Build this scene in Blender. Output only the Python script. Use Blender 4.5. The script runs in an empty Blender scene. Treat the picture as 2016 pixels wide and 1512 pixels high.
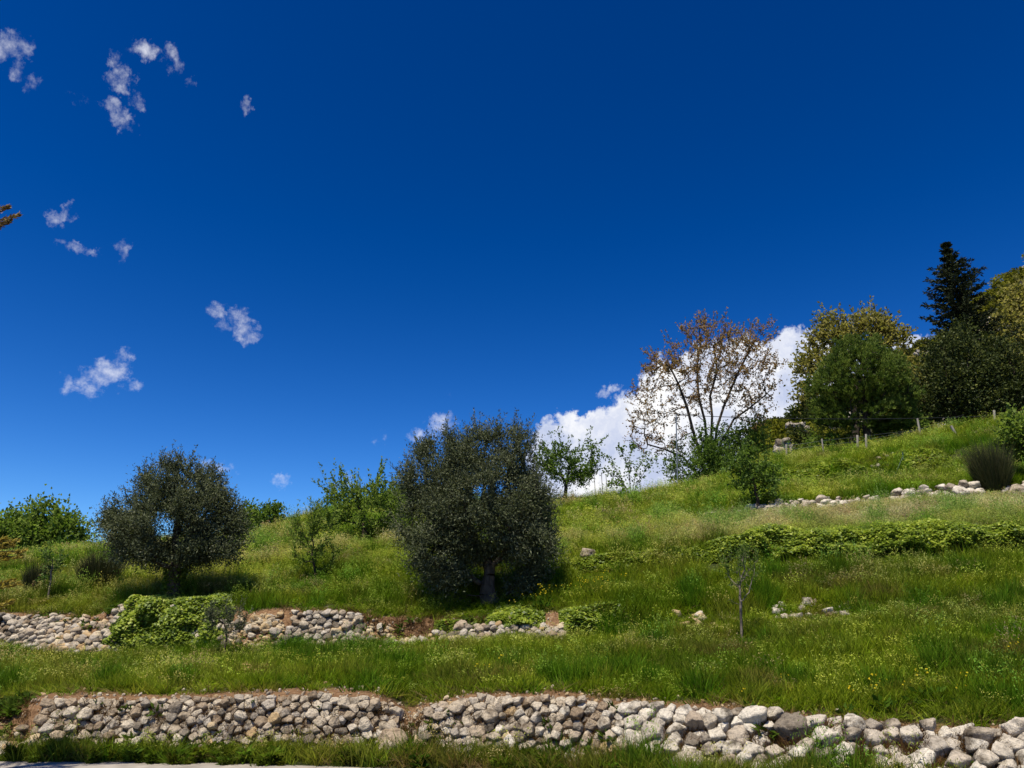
import bpy, math, random
import numpy as np
from mathutils import Matrix, Vector

# ------------------------------------------------------------------ camera, sky, sun, exposure
SC = bpy.context.scene
COL = SC.collection
W_PX, H_PX, F_PX = 2016.0, 1512.0, 1514.0
PITCH = math.radians(18.1)
CAM = np.array([0.0, 0.0, 1.6])
cd = bpy.data.cameras.new('camera'); cam = bpy.data.objects.new('camera', cd); COL.objects.link(cam)
cd.sensor_width = 36.0; cd.lens = 36.0 * F_PX / W_PX; cd.clip_end = 20000.0; cd.clip_start = 0.05
cam.location = CAM; cam.rotation_euler = (math.radians(90) + PITCH, 0, 0)
SC.camera = cam
SC.view_settings.view_transform = 'Standard'; SC.view_settings.look = 'None'
SC.view_settings.gamma = 1.0; SC.view_settings.exposure = 0.45
SC.cycles.max_bounces = 4; SC.cycles.diffuse_bounces = 2; SC.cycles.transmission_bounces = 4
SC.cycles.transparent_max_bounces = 8

SUN_EL = math.radians(66); SUN_AZ = math.radians(-150)      # azimuth clockwise from +Y (into the picture)
sun_dir = Vector((math.sin(SUN_AZ) * math.cos(SUN_EL), math.cos(SUN_AZ) * math.cos(SUN_EL), math.sin(SUN_EL)))
sl = bpy.data.lights.new('sun', 'SUN'); sl.energy = 5.0; sl.angle = math.radians(0.5); sl.color = (1.0, 0.92, 0.775)
so = bpy.data.objects.new('sun', sl); COL.objects.link(so)
so.rotation_euler = sun_dir.to_track_quat('Z', 'Y').to_euler(); so.location = (-20, -20, 40)


def azel(u, v):
    xc, yc = (u - W_PX / 2) / F_PX, (H_PX / 2 - v) / F_PX
    d = np.array([xc, math.cos(PITCH) - yc * math.sin(PITCH), math.sin(PITCH) + yc * math.cos(PITCH)])
    d /= np.linalg.norm(d)
    return math.atan2(d[0], d[1]), math.asin(d[2])


def build_world():
    w = bpy.data.worlds.new('World'); SC.world = w; w.use_nodes = True
    nt = w.node_tree; nt.nodes.clear()
    N = lambda t, **k: _node(nt, t, **k)
    out = N('ShaderNodeOutputWorld'); bg = N('ShaderNodeBackground'); bg.inputs['Strength'].default_value = 0.073
    sky = N('ShaderNodeTexSky'); sky.sky_type = 'NISHITA'; sky.sun_disc = False
    sky.sun_elevation = SUN_EL; sky.sun_rotation = SUN_AZ
    sky.altitude = 900; sky.air_density = 1.0; sky.dust_density = 0.15; sky.ozone_density = 3.0
    gam = N('ShaderNodeGamma'); gam.inputs['Gamma'].default_value = 1.7
    hsv = N('ShaderNodeHueSaturation'); hsv.inputs['Saturation'].default_value = 1.15; hsv.inputs['Value'].default_value = 0.436
    hsv.inputs['Hue'].default_value = 0.505
    nt.links.new(sky.outputs[0], gam.inputs[0]); nt.links.new(gam.outputs[0], hsv.inputs['Color'])
    lim = N('ShaderNodeVectorMath', operation='MINIMUM'); lim.inputs[1].default_value = (3.6, 5.6, 9.8); nt.links.new(hsv.outputs[0], lim.inputs[0])
    # clouds: soft blobs at compass bearing / height above the horizon, torn by noise; the sky is cut into
    # fields so that the cloud shading only runs where there are clouds
    tc = N('ShaderNodeTexCoord'); sep = N('ShaderNodeSeparateXYZ'); nt.links.new(tc.outputs['Generated'], sep.inputs[0])
    at = N('ShaderNodeMath', operation='ARCTAN2'); nt.links.new(sep.outputs[0], at.inputs[0]); nt.links.new(sep.outputs[1], at.inputs[1])
    asn = N('ShaderNodeMath', operation='ARCSINE'); nt.links.new(sep.outputs[2], asn.inputs[0])

    def px(lst):
        r = []
        for (u, v, ru, rv, rot, st) in lst:
            a, e = azel(u, v); c = math.cos(e)
            r.append((a, e, ru / F_PX / max(c, .5), rv / F_PX, math.radians(rot), st))
        return r
    K = dict(wisp=dict(scale=50, k=1.75, lo=.16, hi=1.8), cum=dict(scale=26, k=.8, lo=.2, hi=.55))

    def cloud_field(blobs, kind):
        comb = N('ShaderNodeCombineXYZ'); nt.links.new(at.outputs[0], comb.inputs[0]); nt.links.new(asn.outputs[0], comb.inputs[1])
        k = K[kind]
        nz = N('ShaderNodeTexNoise'); nz.noise_dimensions = '2D'; nz.inputs['Scale'].default_value = k['scale']; nz.inputs['Detail'].default_value = 7; nz.inputs['Roughness'].default_value = .63
        nt.links.new(comb.outputs[0], nz.inputs['Vector'])
        wz = N('ShaderNodeTexNoise'); wz.noise_dimensions = '2D'; wz.inputs['Scale'].default_value = 60; wz.inputs['Detail'].default_value = 4; wz.inputs['Roughness'].default_value = .65
        nt.links.new(comb.outputs[0], wz.inputs['Vector'])
        wa = N('ShaderNodeVectorMath', operation='MULTIPLY_ADD'); nt.links.new(wz.outputs['Color'], wa.inputs[0]); wa.inputs[1].default_value = (.03, .03, 0); nt.links.new(comb.outputs[0], wa.inputs[2])
        acc = None
        for (a, e, ra, re, rot, st) in blobs:
            c_, s_ = math.cos(rot), math.sin(rot)
            sb = N('ShaderNodeVectorMath', operation='SUBTRACT'); nt.links.new(wa.outputs[0], sb.inputs[0]); sb.inputs[1].default_value = (a + .015, e + .015, 0)
            d1 = N('ShaderNodeVectorMath', operation='DOT_PRODUCT'); nt.links.new(sb.outputs[0], d1.inputs[0]); d1.inputs[1].default_value = (c_ / ra, s_ / ra, 0)
            d2 = N('ShaderNodeVectorMath', operation='DOT_PRODUCT'); nt.links.new(sb.outputs[0], d2.inputs[0]); d2.inputs[1].default_value = (-s_ / re, c_ / re, 0)
            q1 = N('ShaderNodeMath', operation='MULTIPLY'); nt.links.new(d1.outputs['Value'], q1.inputs[0]); nt.links.new(d1.outputs['Value'], q1.inputs[1])
            q2 = N('ShaderNodeMath', operation='MULTIPLY_ADD'); nt.links.new(d2.outputs['Value'], q2.inputs[0]); nt.links.new(d2.outputs['Value'], q2.inputs[1]); nt.links.new(q1.outputs[0], q2.inputs[2])
            q3 = N('ShaderNodeMath', operation='MULTIPLY_ADD'); nt.links.new(q2.outputs[0], q3.inputs[0]); q3.inputs[1].default_value = -st; q3.inputs[2].default_value = st
            mx = N('ShaderNodeMath', operation='MAXIMUM'); nt.links.new(q3.outputs[0], mx.inputs[0])
            if acc is None: mx.inputs[1].default_value = 0.0
            else: nt.links.new(acc, mx.inputs[1])
            acc = mx.outputs[0]
        f = acc
        m = N('ShaderNodeMath', operation='MULTIPLY_ADD'); nt.links.new(nz.outputs['Fac'], m.inputs[0]); m.inputs[1].default_value = k['k']; m.inputs[2].default_value = -k['k'] * .5
        g = N('ShaderNodeMath', operation='MULTIPLY'); nt.links.new(f, g.inputs[0]); g.inputs[1].default_value = 6.0; g.use_clamp = True
        ad = N('ShaderNodeMath', operation='ADD'); nt.links.new(f, ad.inputs[0]); nt.links.new(m.outputs[0], ad.inputs[1])
        mr = N('ShaderNodeMapRange'); mr.interpolation_type = 'SMOOTHSTEP'; mr.inputs['From Min'].default_value = k['lo']; mr.inputs['From Max'].default_value = k['hi']
        nt.links.new(ad.outputs[0], mr.inputs['Value'])
        al = N('ShaderNodeMath', operation='MULTIPLY'); nt.links.new(mr.outputs[0], al.inputs[0]); nt.links.new(g.outputs[0], al.inputs[1])
        mix = N('ShaderNodeMixRGB'); nt.links.new(al.outputs[0], mix.inputs[0]); nt.links.new(lim.outputs[0], mix.inputs[1])
        if kind == 'cum':       # sunlit white with blue-grey folds
            n3 = N('ShaderNodeTexNoise'); n3.noise_dimensions = '2D'; n3.inputs['Scale'].default_value = 11; n3.inputs['Detail'].default_value = 5; n3.inputs['Roughness'].default_value = .55
            nt.links.new(wa.outputs[0], n3.inputs['Vector'])
            ramp = N('ShaderNodeValToRGB'); e0, e1 = ramp.color_ramp.elements; e0.position = .36; e0.color = (5.6, 6.3, 8.4, 1); e1.position = .62; e1.color = (10.4, 10.4, 10.5, 1)
            nt.links.new(n3.outputs['Fac'], ramp.inputs[0]); nt.links.new(ramp.outputs[0], mix.inputs[2])
        else: mix.inputs[2].default_value = (9.6, 9.8, 10.6, 1)
        b = N('ShaderNodeBackground'); b.inputs['Strength'].default_value = .073; nt.links.new(mix.outputs[0], b.inputs['Color'])
        return b

    def box_mask(blobs, pad=.018):
        a0 = min(b[0] - max(b[2], b[3]) for b in blobs) - pad; a1 = max(b[0] + max(b[2], b[3]) for b in blobs) + pad
        e0 = min(b[1] - max(b[2], b[3]) for b in blobs) - pad; e1 = max(b[1] + max(b[2], b[3]) for b in blobs) + pad
        c = N('ShaderNodeMath', operation='COMPARE'); nt.links.new(at.outputs[0], c.inputs[0]); c.inputs[1].default_value = (a0 + a1) / 2; c.inputs[2].default_value = (a1 - a0) / 2
        d = N('ShaderNodeMath', operation='COMPARE'); nt.links.new(asn.outputs[0], d.inputs[0]); d.inputs[1].default_value = (e0 + e1) / 2; d.inputs[2].default_value = (e1 - e0) / 2
        m = N('ShaderNodeMath', operation='MULTIPLY'); nt.links.new(c.outputs[0], m.inputs[0]); nt.links.new(d.outputs[0], m.inputs[1])
        return m.outputs[0]
    top = px([(15, 95, 50, 38, 35, .8), (45, 145, 40, 26, -25, .6), (285, 97, 40, 24, 8, .9), (330, 105, 26, 34, 30, .75), (345, 130, 20, 20, 0, .45), (375, 160, 16, 14, 0, .5),
              (238, 152, 30, 36, 12, .95), (218, 205, 26, 22, 0, .7), (268, 198, 20, 24, 30, .6), (240, 238, 40, 28, -18, .8), (228, 108, 12, 24, 0, .4), (484, 205, 12, 26, 10, .5), (155, 200, 20, 20, 0, .3)])
    mid1 = px([(118, 430, 34, 18, 28, .75), (132, 410, 10, 24, -10, .5), (158, 490, 52, 14, -4, .6), (242, 492, 16, 30, 8, .45)])
    mid2 = px([(425, 615, 26, 36, 10, .8), (470, 625, 34, 30, 0, .8), (485, 655, 36, 32, -20, .85), (450, 640, 40, 22, -20, .5)])
    mid3 = px([(205, 735, 62, 36, 20, 1.0), (235, 700, 36, 22, 20, .7), (130, 752, 20, 36, 12, .6), (165, 768, 40, 18, 6, .7), (260, 762, 28, 20, 20, .65)])
    low1 = px([(870, 838, 44, 40, 30, .95), (822, 862, 28, 26, 0, .75), (748, 860, 22, 22, 0, .45), (883, 780, 14, 12, 0, .4)])
    low2 = px([(425, 920, 52, 20, -8, .75), (552, 946, 36, 18, -4, .65), (330, 905, 60, 18, 0, .25)])
    low3 = px([(690, 950, 50, 28, 10, .55)])
    cum = px([(1198, 770, 46, 18, 14, .42), (1110, 868, 80, 66, 10, 1.0), (1180, 855, 56, 62, 0, 1.0), (1140, 930, 130, 90, 0, .95), (1255, 845, 70, 90, 30, 1.0), (1240, 940, 130, 110, 0, 1.0), (1320, 790, 70, 100, 20, 1.0),
              (1370, 860, 150, 140, 0, 1.1), (1400, 760, 90, 95, 30, 1.1), (1480, 755, 95, 100, 30, 1.1), (1570, 720, 66, 85, 10, 1.1), (1600, 790, 150, 120, 0, 1.1), (1500, 850, 140, 110, 0, 1.0), (1500, 930, 200, 90, 0, 1.0), (1250, 980, 200, 60, 0, 1.0),
              (1680, 760, 110, 95, 0, 1.0), (1795, 712, 52, 56, 0, 1.0), (1840, 780, 160, 110, 0, 1.0), (1960, 840, 180, 110, 0, 1.0)])
    # the same kind of sky carries on outside the view
    r2 = random.Random(5); rest = []
    for k in range(7):
        a = r2.uniform(.85, 2 * math.pi - .9); a = a if a < math.pi else a - 2 * math.pi
        rest.append(([(a + r2.uniform(-.1, .1), r2.uniform(.2, .9), r2.uniform(.02, .05), r2.uniform(.012, .03), r2.uniform(-.5, .5), r2.uniform(.5, .9)) for j in range(3)], 'wisp'))
    for k in range(5):
        a = 1.15 + k * .9
        a = a if a < math.pi else a - 2 * math.pi
        if abs(abs(a) - math.pi) < .3: a = math.copysign(math.pi - .4, a)
        rest.append(([(a + (j - 1.5) * .07, .10 + r2.uniform(-.01, .05), r2.uniform(.06, .10), r2.uniform(.04, .07), 0, 1.0) for j in range(4)], 'cum'))
    def plain():
        p = N('ShaderNodeBackground'); p.inputs['Strength'].default_value = .073; nt.links.new(lim.outputs[0], p.inputs['Color']); return p.outputs[0]

    def chain(groups):
        q = plain()
        for blobs, kind in [([(a, e, ra * .84, re * .84, rt, st * .85) for a, e, ra, re, rt, st in g], k) if k == 'wisp' else (g, k) for g, k in groups]:
            ms = N('ShaderNodeMixShader'); nt.links.new(box_mask(blobs), ms.inputs[0]); nt.links.new(q, ms.inputs[1]); nt.links.new(cloud_field(blobs, kind).outputs[0], ms.inputs[2]); q = ms.outputs[0]
        return q

    def split(src, op, val, no, yes):
        m = N('ShaderNodeMath', operation=op); nt.links.new(src, m.inputs[0]); m.inputs[1].default_value = val
        ms = N('ShaderNodeMixShader'); nt.links.new(m.outputs[0], ms.inputs[0]); nt.links.new(no, ms.inputs[1]); nt.links.new(yes, ms.inputs[2]); return ms.outputs[0]
    nt.nodes.remove(bg)
    ab = N('ShaderNodeMath', operation='ABSOLUTE'); nt.links.new(at.outputs[0], ab.inputs[0])
    e_top = azel(240, 320)[1]; e_mid = azel(240, 560)[1]; e_cum = azel(1500, 590)[1]; a_c = azel(1000, 850)[0]; a_l = azel(600, 850)[0]
    left = split(asn.outputs[0], 'GREATER_THAN', e_mid, chain([(q, 'wisp') for q in (mid2, mid3, low2)]), split(asn.outputs[0], 'GREATER_THAN', e_top, chain([(mid1, 'wisp')]), chain([(top, 'wisp')])))
    right = split(asn.outputs[0], 'GREATER_THAN', e_cum, split(at.outputs[0], 'GREATER_THAN', a_c, chain([(low1, 'wisp'), (low3, 'wisp')]), chain([(cum, 'cum')])), plain())
    view = split(at.outputs[0], 'GREATER_THAN', a_l, left, right)
    sh = split(ab.outputs[0], 'GREATER_THAN', .83, view, chain(rest))
    nt.links.new(sh, out.inputs['Surface'])
    w.cycles.sampling_method = 'MANUAL'; w.cycles.sample_map_resolution = 512


def _node(nt, t, **k):
    n = nt.nodes.new(t)
    for a, b in k.items(): setattr(n, a, b)
    return n


build_world()

# ------------------------------------------------------------------ helpers
rng = np.random.default_rng(11)
random.seed(4)


def pt(u, v, Y):
    """pixel of the photograph + distance into the scene -> world point"""
    xc, yc = (u - W_PX / 2) / F_PX, (H_PX / 2 - v) / F_PX
    dy = math.cos(PITCH) - yc * math.sin(PITCH)
    return np.array([Y * xc / dy, Y, CAM[2] + Y * (math.sin(PITCH) + yc * math.cos(PITCH)) / dy])


def pxm(Y):
    return Y / F_PX * 1.02


def hash2(i, j, s=0):
    h = (i.astype(np.int64) * 374761393 + j.astype(np.int64) * 668265263 + s * 974711) & 0xffffffff
    h = ((h ^ (h >> 13)) * 1274126177) & 0xffffffff
    return ((h ^ (h >> 16)) & 0xffff) / 65535.0


def vnoise(x, y, s=0, octv=3):
    x = np.asarray(x, float); y = np.asarray(y, float); t = 0; a = 1; n = 0
    for o in range(octv):
        xi, yi = np.floor(x), np.floor(y); fx, fy = x - xi, y - yi
        fx = fx * fx * (3 - 2 * fx); fy = fy * fy * (3 - 2 * fy)
        v = (hash2(xi, yi, s + o) * (1 - fx) + hash2(xi + 1, yi, s + o) * fx) * (1 - fy) + (hash2(xi, yi + 1, s + o) * (1 - fx) + hash2(xi + 1, yi + 1, s + o) * fx) * fy
        t = t + a * v; n += a; a *= .5; x = x * 2.03 + 7.1; y = y * 2.03 + 3.3
    return t / n


def mesh_np(name, V, Fc, mat=None, parent=None, tint=None, smooth=False, tint_name='tint'):
    """V (n,3); Fc (m,k) with k = 3 or 4 -> one mesh object"""
    V = np.asarray(V, np.float32); Fc = np.asarray(Fc, np.int32)
    me = bpy.data.meshes.new(name); k = Fc.shape[1]
    me.vertices.add(len(V)); me.vertices.foreach_set('co', V.ravel())
    me.loops.add(Fc.size); me.loops.foreach_set('vertex_index', Fc.ravel())
    me.polygons.add(len(Fc)); me.polygons.foreach_set('loop_start', np.arange(0, Fc.size, k, dtype=np.int32))
    me.polygons.foreach_set('loop_total', np.full(len(Fc), k, np.int32))
    if smooth: me.polygons.foreach_set('use_smooth', np.ones(len(Fc), bool))
    if tint is not None:
        at = me.attributes.new(tint_name, 'FLOAT', 'POINT'); at.data.foreach_set('value', np.asarray(tint, np.float32))
    me.update(); me.validate()
    if mat: me.materials.append(mat)
    o = bpy.data.objects.new(name, me); COL.objects.link(o)
    if parent: o.parent = parent
    return o


def child_world(o, parent):
    o.parent = parent
    o.matrix_parent_inverse = Matrix.Translation(-parent.location)


def tag(o, label=None, cat=None, group=None, kind=None):
    if label: o['label'] = label
    if cat: o['category'] = cat
    if group: o['group'] = group
    if kind: o['kind'] = kind
    return o


def thing(name, loc, label, cat, group=None, kind=None):
    o = bpy.data.objects.new(name, None); COL.objects.link(o); o.location = [float(a) for a in loc]; o.empty_display_size = .2
    return tag(o, label, cat, group, kind or 'thing')


# ------------------------------------------------------------------ materials
def new_mat(name):
    m = bpy.data.materials.new(name); m.use_nodes = True; nt = m.node_tree; nt.nodes.clear()
    return m, nt, (lambda t, **k: _node(nt, t, **k))


def ramp_node(nt, stops):
    r = nt.nodes.new('ShaderNodeValToRGB'); e = r.color_ramp.elements
    while len(e) < len(stops): e.new(.5)
    for i, (p, c) in enumerate(stops):
        e[i].position = p; e[i].color = (*c, 1)
    return r


def leaf_mat(name, stops, trans=.3, rough=.55, spec=.1, inst=False, boost=1.35):
    m, nt, N = new_mat(name)
    at = N('ShaderNodeAttribute'); at.attribute_name = 'tint'
    r = ramp_node(nt, stops); nt.links.new(at.outputs['Fac'], r.inputs[0]); col = r.outputs[0]
    if inst:
        ia = N('ShaderNodeAttribute'); ia.attribute_type = 'INSTANCER'; ia.attribute_name = 'itint'
        mu = N('ShaderNodeMixRGB'); mu.blend_type = 'MULTIPLY'; mu.inputs[0].default_value = 1
        nt.links.new(col, mu.inputs[1]); nt.links.new(ia.outputs['Vector'], mu.inputs[2]); col = mu.outputs[0]
    p = N('ShaderNodeBsdfPrincipled'); p.inputs['Roughness'].default_value = rough; p.inputs['Specular IOR Level'].default_value = spec
    t = N('ShaderNodeBsdfTranslucent'); mx = N('ShaderNodeMixShader'); mx.inputs[0].default_value = trans
    br = N('ShaderNodeVectorMath', operation='MULTIPLY'); br.inputs[1].default_value = (boost, boost * 1.08, boost * .7)
    nt.links.new(col, br.inputs[0]); nt.links.new(br.outputs[0], t.inputs['Color'])
    nt.links.new(col, p.inputs['Base Color']); nt.links.new(p.outputs[0], mx.inputs[1]); nt.links.new(t.outputs[0], mx.inputs[2])
    o = N('ShaderNodeOutputMaterial'); nt.links.new(mx.outputs[0], o.inputs['Surface'])
    return m


def bark_mat(name, a, b, scale=14):
    m, nt, N = new_mat(name)
    tc = N('ShaderNodeTexCoord'); mp = N('ShaderNodeMapping'); mp.inputs['Scale'].default_value = (1, 1, .25)
    nz = N('ShaderNodeTexNoise'); nz.inputs['Scale'].default_value = scale; nz.inputs['Detail'].default_value = 6
    nt.links.new(tc.outputs['Object'], mp.inputs[0]); nt.links.new(mp.outputs[0], nz.inputs['Vector'])
    r = ramp_node(nt, [(.3, a), (.7, b)]); nt.links.new(nz.outputs['Fac'], r.inputs[0])
    bp = N('ShaderNodeBump'); bp.inputs['Strength'].default_value = .8; bp.inputs['Distance'].default_value = .03; nt.links.new(nz.outputs['Fac'], bp.inputs['Height'])
    p = N('ShaderNodeBsdfPrincipled'); p.inputs['Roughness'].default_value = .9; p.inputs['Specular IOR Level'].default_value = .1
    nt.links.new(r.outputs[0], p.inputs['Base Color']); nt.links.new(bp.outputs[0], p.inputs['Normal'])
    o = N('ShaderNodeOutputMaterial'); nt.links.new(p.outputs[0], o.inputs['Surface'])
    return m


def stone_mat(name, stops, dirt=(.05, .04, .028), dirt_amt=.5, scale=5.0):
    """limestone: each stone its own tone, blotches of lichen and soil stain, pitted relief"""
    m, nt, N = new_mat(name)
    oi = N('ShaderNodeObjectInfo'); r = ramp_node(nt, stops); nt.links.new(oi.outputs['Random'], r.inputs[0])
    geo = N('ShaderNodeNewGeometry')
    n1 = N('ShaderNodeTexNoise'); n1.inputs['Scale'].default_value = scale; n1.inputs['Detail'].default_value = 7; n1.inputs['Roughness'].default_value = .65
    n2 = N('ShaderNodeTexNoise'); n2.inputs['Scale'].default_value = scale * 5; n2.inputs['Detail'].default_value = 5; n2.inputs['Roughness'].default_value = .7
    for n in (n1, n2): nt.links.new(geo.outputs['Position'], n.inputs['Vector'])
    m1 = N('ShaderNodeMapRange'); m1.inputs['From Min'].default_value = .50; m1.inputs['From Max'].default_value = .64; m1.inputs['To Max'].default_value = dirt_amt
    nt.links.new(n1.outputs['Fac'], m1.inputs['Value'])
    mixd = N('ShaderNodeMixRGB'); nt.links.new(m1.outputs[0], mixd.inputs[0]); nt.links.new(r.outputs[0], mixd.inputs[1]); mixd.inputs[2].default_value = (*dirt, 1)
    m2 = N('ShaderNodeMapRange'); m2.inputs['From Min'].default_value = .3; m2.inputs['From Max'].default_value = .7; m2.inputs['To Min'].default_value = .62; m2.inputs['To Max'].default_value = 1.2
    nt.links.new(n2.outputs['Fac'], m2.inputs['Value'])
    mul = N('ShaderNodeMixRGB'); mul.blend_type = 'MULTIPLY'; mul.inputs[0].default_value = 1; nt.links.new(mixd.outputs[0], mul.inputs[1]); nt.links.new(m2.outputs[0], mul.inputs[2])
    bp = N('ShaderNodeBump'); bp.inputs['Strength'].default_value = 1.0; bp.inputs['Distance'].default_value = .045
    ad = N('ShaderNodeMath', operation='MULTIPLY_ADD'); nt.links.new(n1.outputs['Fac'], ad.inputs[0]); ad.inputs[1].default_value = .9; nt.links.new(n2.outputs['Fac'], ad.inputs[2])
    nt.links.new(ad.outputs[0], bp.inputs['Height'])
    p = N('ShaderNodeBsdfPrincipled'); p.inputs['Roughness'].default_value = .92; p.inputs['Specular IOR Level'].default_value = .12
    nt.links.new(mul.outputs[0], p.inputs['Base Color']); nt.links.new(bp.outputs[0], p.inputs['Normal'])
    o = N('ShaderNodeOutputMaterial'); nt.links.new(p.outputs[0], o.inputs['Surface'])
    return m


def plain_mat(name, c, rough=.6, metal=0.0, vary=.25, scale=20):
    m, nt, N = new_mat(name)
    tc = N('ShaderNodeTexCoord'); nz = N('ShaderNodeTexNoise'); nz.inputs['Scale'].default_value = scale; nz.inputs['Detail'].default_value = 5
    nt.links.new(tc.outputs['Object'], nz.inputs['Vector'])
    r = ramp_node(nt, [(.3, tuple(x * (1 - vary) for x in c)), (.7, tuple(min(1, x * (1 + vary)) for x in c))]); nt.links.new(nz.outputs['Fac'], r.inputs[0])
    p = N('ShaderNodeBsdfPrincipled'); p.inputs['Roughness'].default_value = rough; p.inputs['Metallic'].default_value = metal
    nt.links.new(r.outputs[0], p.inputs['Base Color'])
    o = N('ShaderNodeOutputMaterial'); nt.links.new(p.outputs[0], o.inputs['Surface'])
    return m


def ground_mat():
    m, nt, N = new_mat('hillside_soil')
    at = N('ShaderNodeAttribute'); at.attribute_name = 'bare'
    geo = N('ShaderNodeNewGeometry')
    n1 = N('ShaderNodeTexNoise'); n1.inputs['Scale'].default_value = 1.7; n1.inputs['Detail'].default_value = 8; n1.inputs['Roughness'].default_value = .65
    n2 = N('ShaderNodeTexNoise'); n2.inputs['Scale'].default_value = 16; n2.inputs['Detail'].default_value = 6; n2.inputs['Roughness'].default_value = .7
    for n in (n1, n2): nt.links.new(geo.outputs['Position'], n.inputs['Vector'])
    thatch = ramp_node(nt, [(.3, (.022, .032, .010)), (.55, (.045, .055, .018)), (.75, (.09, .075, .035))]); nt.links.new(n2.outputs['Fac'], thatch.inputs[0])
    soil = ramp_node(nt, [(.3, (.10, .055, .03)), (.5, (.20, .115, .06)), (.62, (.28, .18, .10)), (.75, (.42, .34, .24))]); nt.links.new(n2.outputs['Fac'], soil.inputs[0])
    s = N('ShaderNodeMath', operation='MULTIPLY_ADD'); nt.links.new(n1.outputs['Fac'], s.inputs[0]); s.inputs[1].default_value = .6; s.inputs[2].default_value = -.3
    a = N('ShaderNodeMath', operation='ADD'); nt.links.new(at.outputs['Fac'], a.inputs[0]); nt.links.new(s.outputs[0], a.inputs[1])
    mr = N('ShaderNodeMapRange'); mr.inputs['From Min'].default_value = .3; mr.inputs['From Max'].default_value = .6; nt.links.new(a.outputs[0], mr.inputs['Value'])
    mx = N('ShaderNodeMixRGB'); nt.links.new(mr.outputs[0], mx.inputs[0]); nt.links.new(thatch.outputs[0], mx.inputs[1]); nt.links.new(soil.outputs[0], mx.inputs[2])
    bp = N('ShaderNodeBump'); bp.inputs['Strength'].default_value = 1; bp.inputs['Distance'].default_value = .05; nt.links.new(n2.outputs['Fac'], bp.inputs['Height'])
    p = N('ShaderNodeBsdfPrincipled'); p.inputs['Roughness'].default_value = .95; p.inputs['Specular IOR Level'].default_value = .05
    nt.links.new(mx.outputs[0], p.inputs['Base Color']); nt.links.new(bp.outputs[0], p.inputs['Normal'])
    o = N('ShaderNodeOutputMaterial'); nt.links.new(p.outputs[0], o.inputs['Surface'])
    return m


def mountain_mat():
    m, nt, N = new_mat('mountain_rock_and_scrub')
    geo = N('ShaderNodeNewGeometry')
    n1 = N('ShaderNodeTexNoise'); n1.inputs['Scale'].default_value = .22; n1.inputs['Detail'].default_value = 9; n1.inputs['Roughness'].default_value = .68
    n2 = N('ShaderNodeTexNoise'); n2.inputs['Scale'].default_value = 1.3; n2.inputs['Detail'].default_value = 8; n2.inputs['Roughness'].default_value = .7
    for n in (n1, n2): nt.links.new(geo.outputs['Position'], n.inputs['Vector'])
    rock = ramp_node(nt, [(.3, (.12, .105, .085)), (.6, (.34, .31, .27)), (.75, (.46, .43, .38))]); nt.links.new(n2.outputs['Fac'], rock.inputs[0])
    veg = ramp_node(nt, [(.3, (.03, .042, .012)), (.7, (.09, .10, .028))]); nt.links.new(n2.outputs['Fac'], veg.inputs[0])
    mr = N('ShaderNodeMapRange'); mr.inputs['From Min'].default_value = .47; mr.inputs['From Max'].default_value = .53; nt.links.new(n1.outputs['Fac'], mr.inputs['Value'])
    mx = N('ShaderNodeMixRGB'); nt.links.new(mr.outputs[0], mx.inputs[0]); nt.links.new(rock.outputs[0], mx.inputs[1]); nt.links.new(veg.outputs[0], mx.inputs[2])
    bp = N('ShaderNodeBump'); bp.inputs['Strength'].default_value = 1; bp.inputs['Distance'].default_value = .6; nt.links.new(n2.outputs['Fac'], bp.inputs['Height'])
    p = N('ShaderNodeBsdfPrincipled'); p.inputs['Roughness'].default_value = .95; p.inputs['Specular IOR Level'].default_value = .05
    nt.links.new(mx.outputs[0], p.inputs['Base Color']); nt.links.new(bp.outputs[0], p.inputs['Normal'])
    o = N('ShaderNodeOutputMaterial'); nt.links.new(p.outputs[0], o.inputs['Surface'])
    return m


M = {}
M['soil'] = ground_mat()
M['road'] = plain_mat('pale_gravel_road', (.27, .24, .20), .9, 0, .3, 3)
M['far'] = plain_mat('far_hill_scrub', (.10, .11, .09), .95, 0, .3, .02)
M['mountain'] = mountain_mat()
M['stone_warm'] = stone_mat('weathered_cream_limestone', [(0, (.25, .18, .115)), (.3, (.47, .39, .285)), (.7, (.60, .52, .40)), (1, (.37, .275, .18))], dirt=(.075, .05, .028), dirt_amt=.75)
M['stone_white'] = stone_mat('bleached_white_limestone', [(0, (.36, .30, .225)), (.4, (.56, .495, .395)), (.8, (.65, .59, .485)), (1, (.40, .32, .235))], dirt=(.06, .045, .028), dirt_amt=.85, scale=4)
M['stone_grey'] = stone_mat('lichen_grey_limestone', [(0, (.19, .155, .115)), (.5, (.39, .335, .265)), (1, (.55, .485, .395))], dirt_amt=.75)
M['stone_tan'] = stone_mat('fresh_ochre_limestone', [(0, (.40, .27, .135)), (.5, (.55, .40, .22)), (1, (.60, .50, .34))], dirt=(.20, .12, .06), dirt_amt=.45)
M['bark_olive'] = bark_mat('grey_olive_bark', (.03, .024, .018), (.10, .08, .06))
M['bark_dark'] = bark_mat('dark_bark', (.022, .017, .013), (.08, .062, .045))
M['bark_grey'] = bark_mat('pale_grey_bark', (.07, .058, .045), (.24, .20, .16))
G = lambda *a: tuple(a)
M['leaf_olive'] = leaf_mat('olive_leaf', [(0, (.045, .057, .026)), (.5, (.085, .10, .05)), (.85, (.125, .14, .075)), (1, (.19, .195, .12))], .2, .5, .1)
M['leaf_fruit'] = leaf_mat('fruit_tree_leaf', [(0, (.035, .07, .012)), (.5, (.085, .14, .022)), (1, (.15, .22, .04))], .35)
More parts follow.
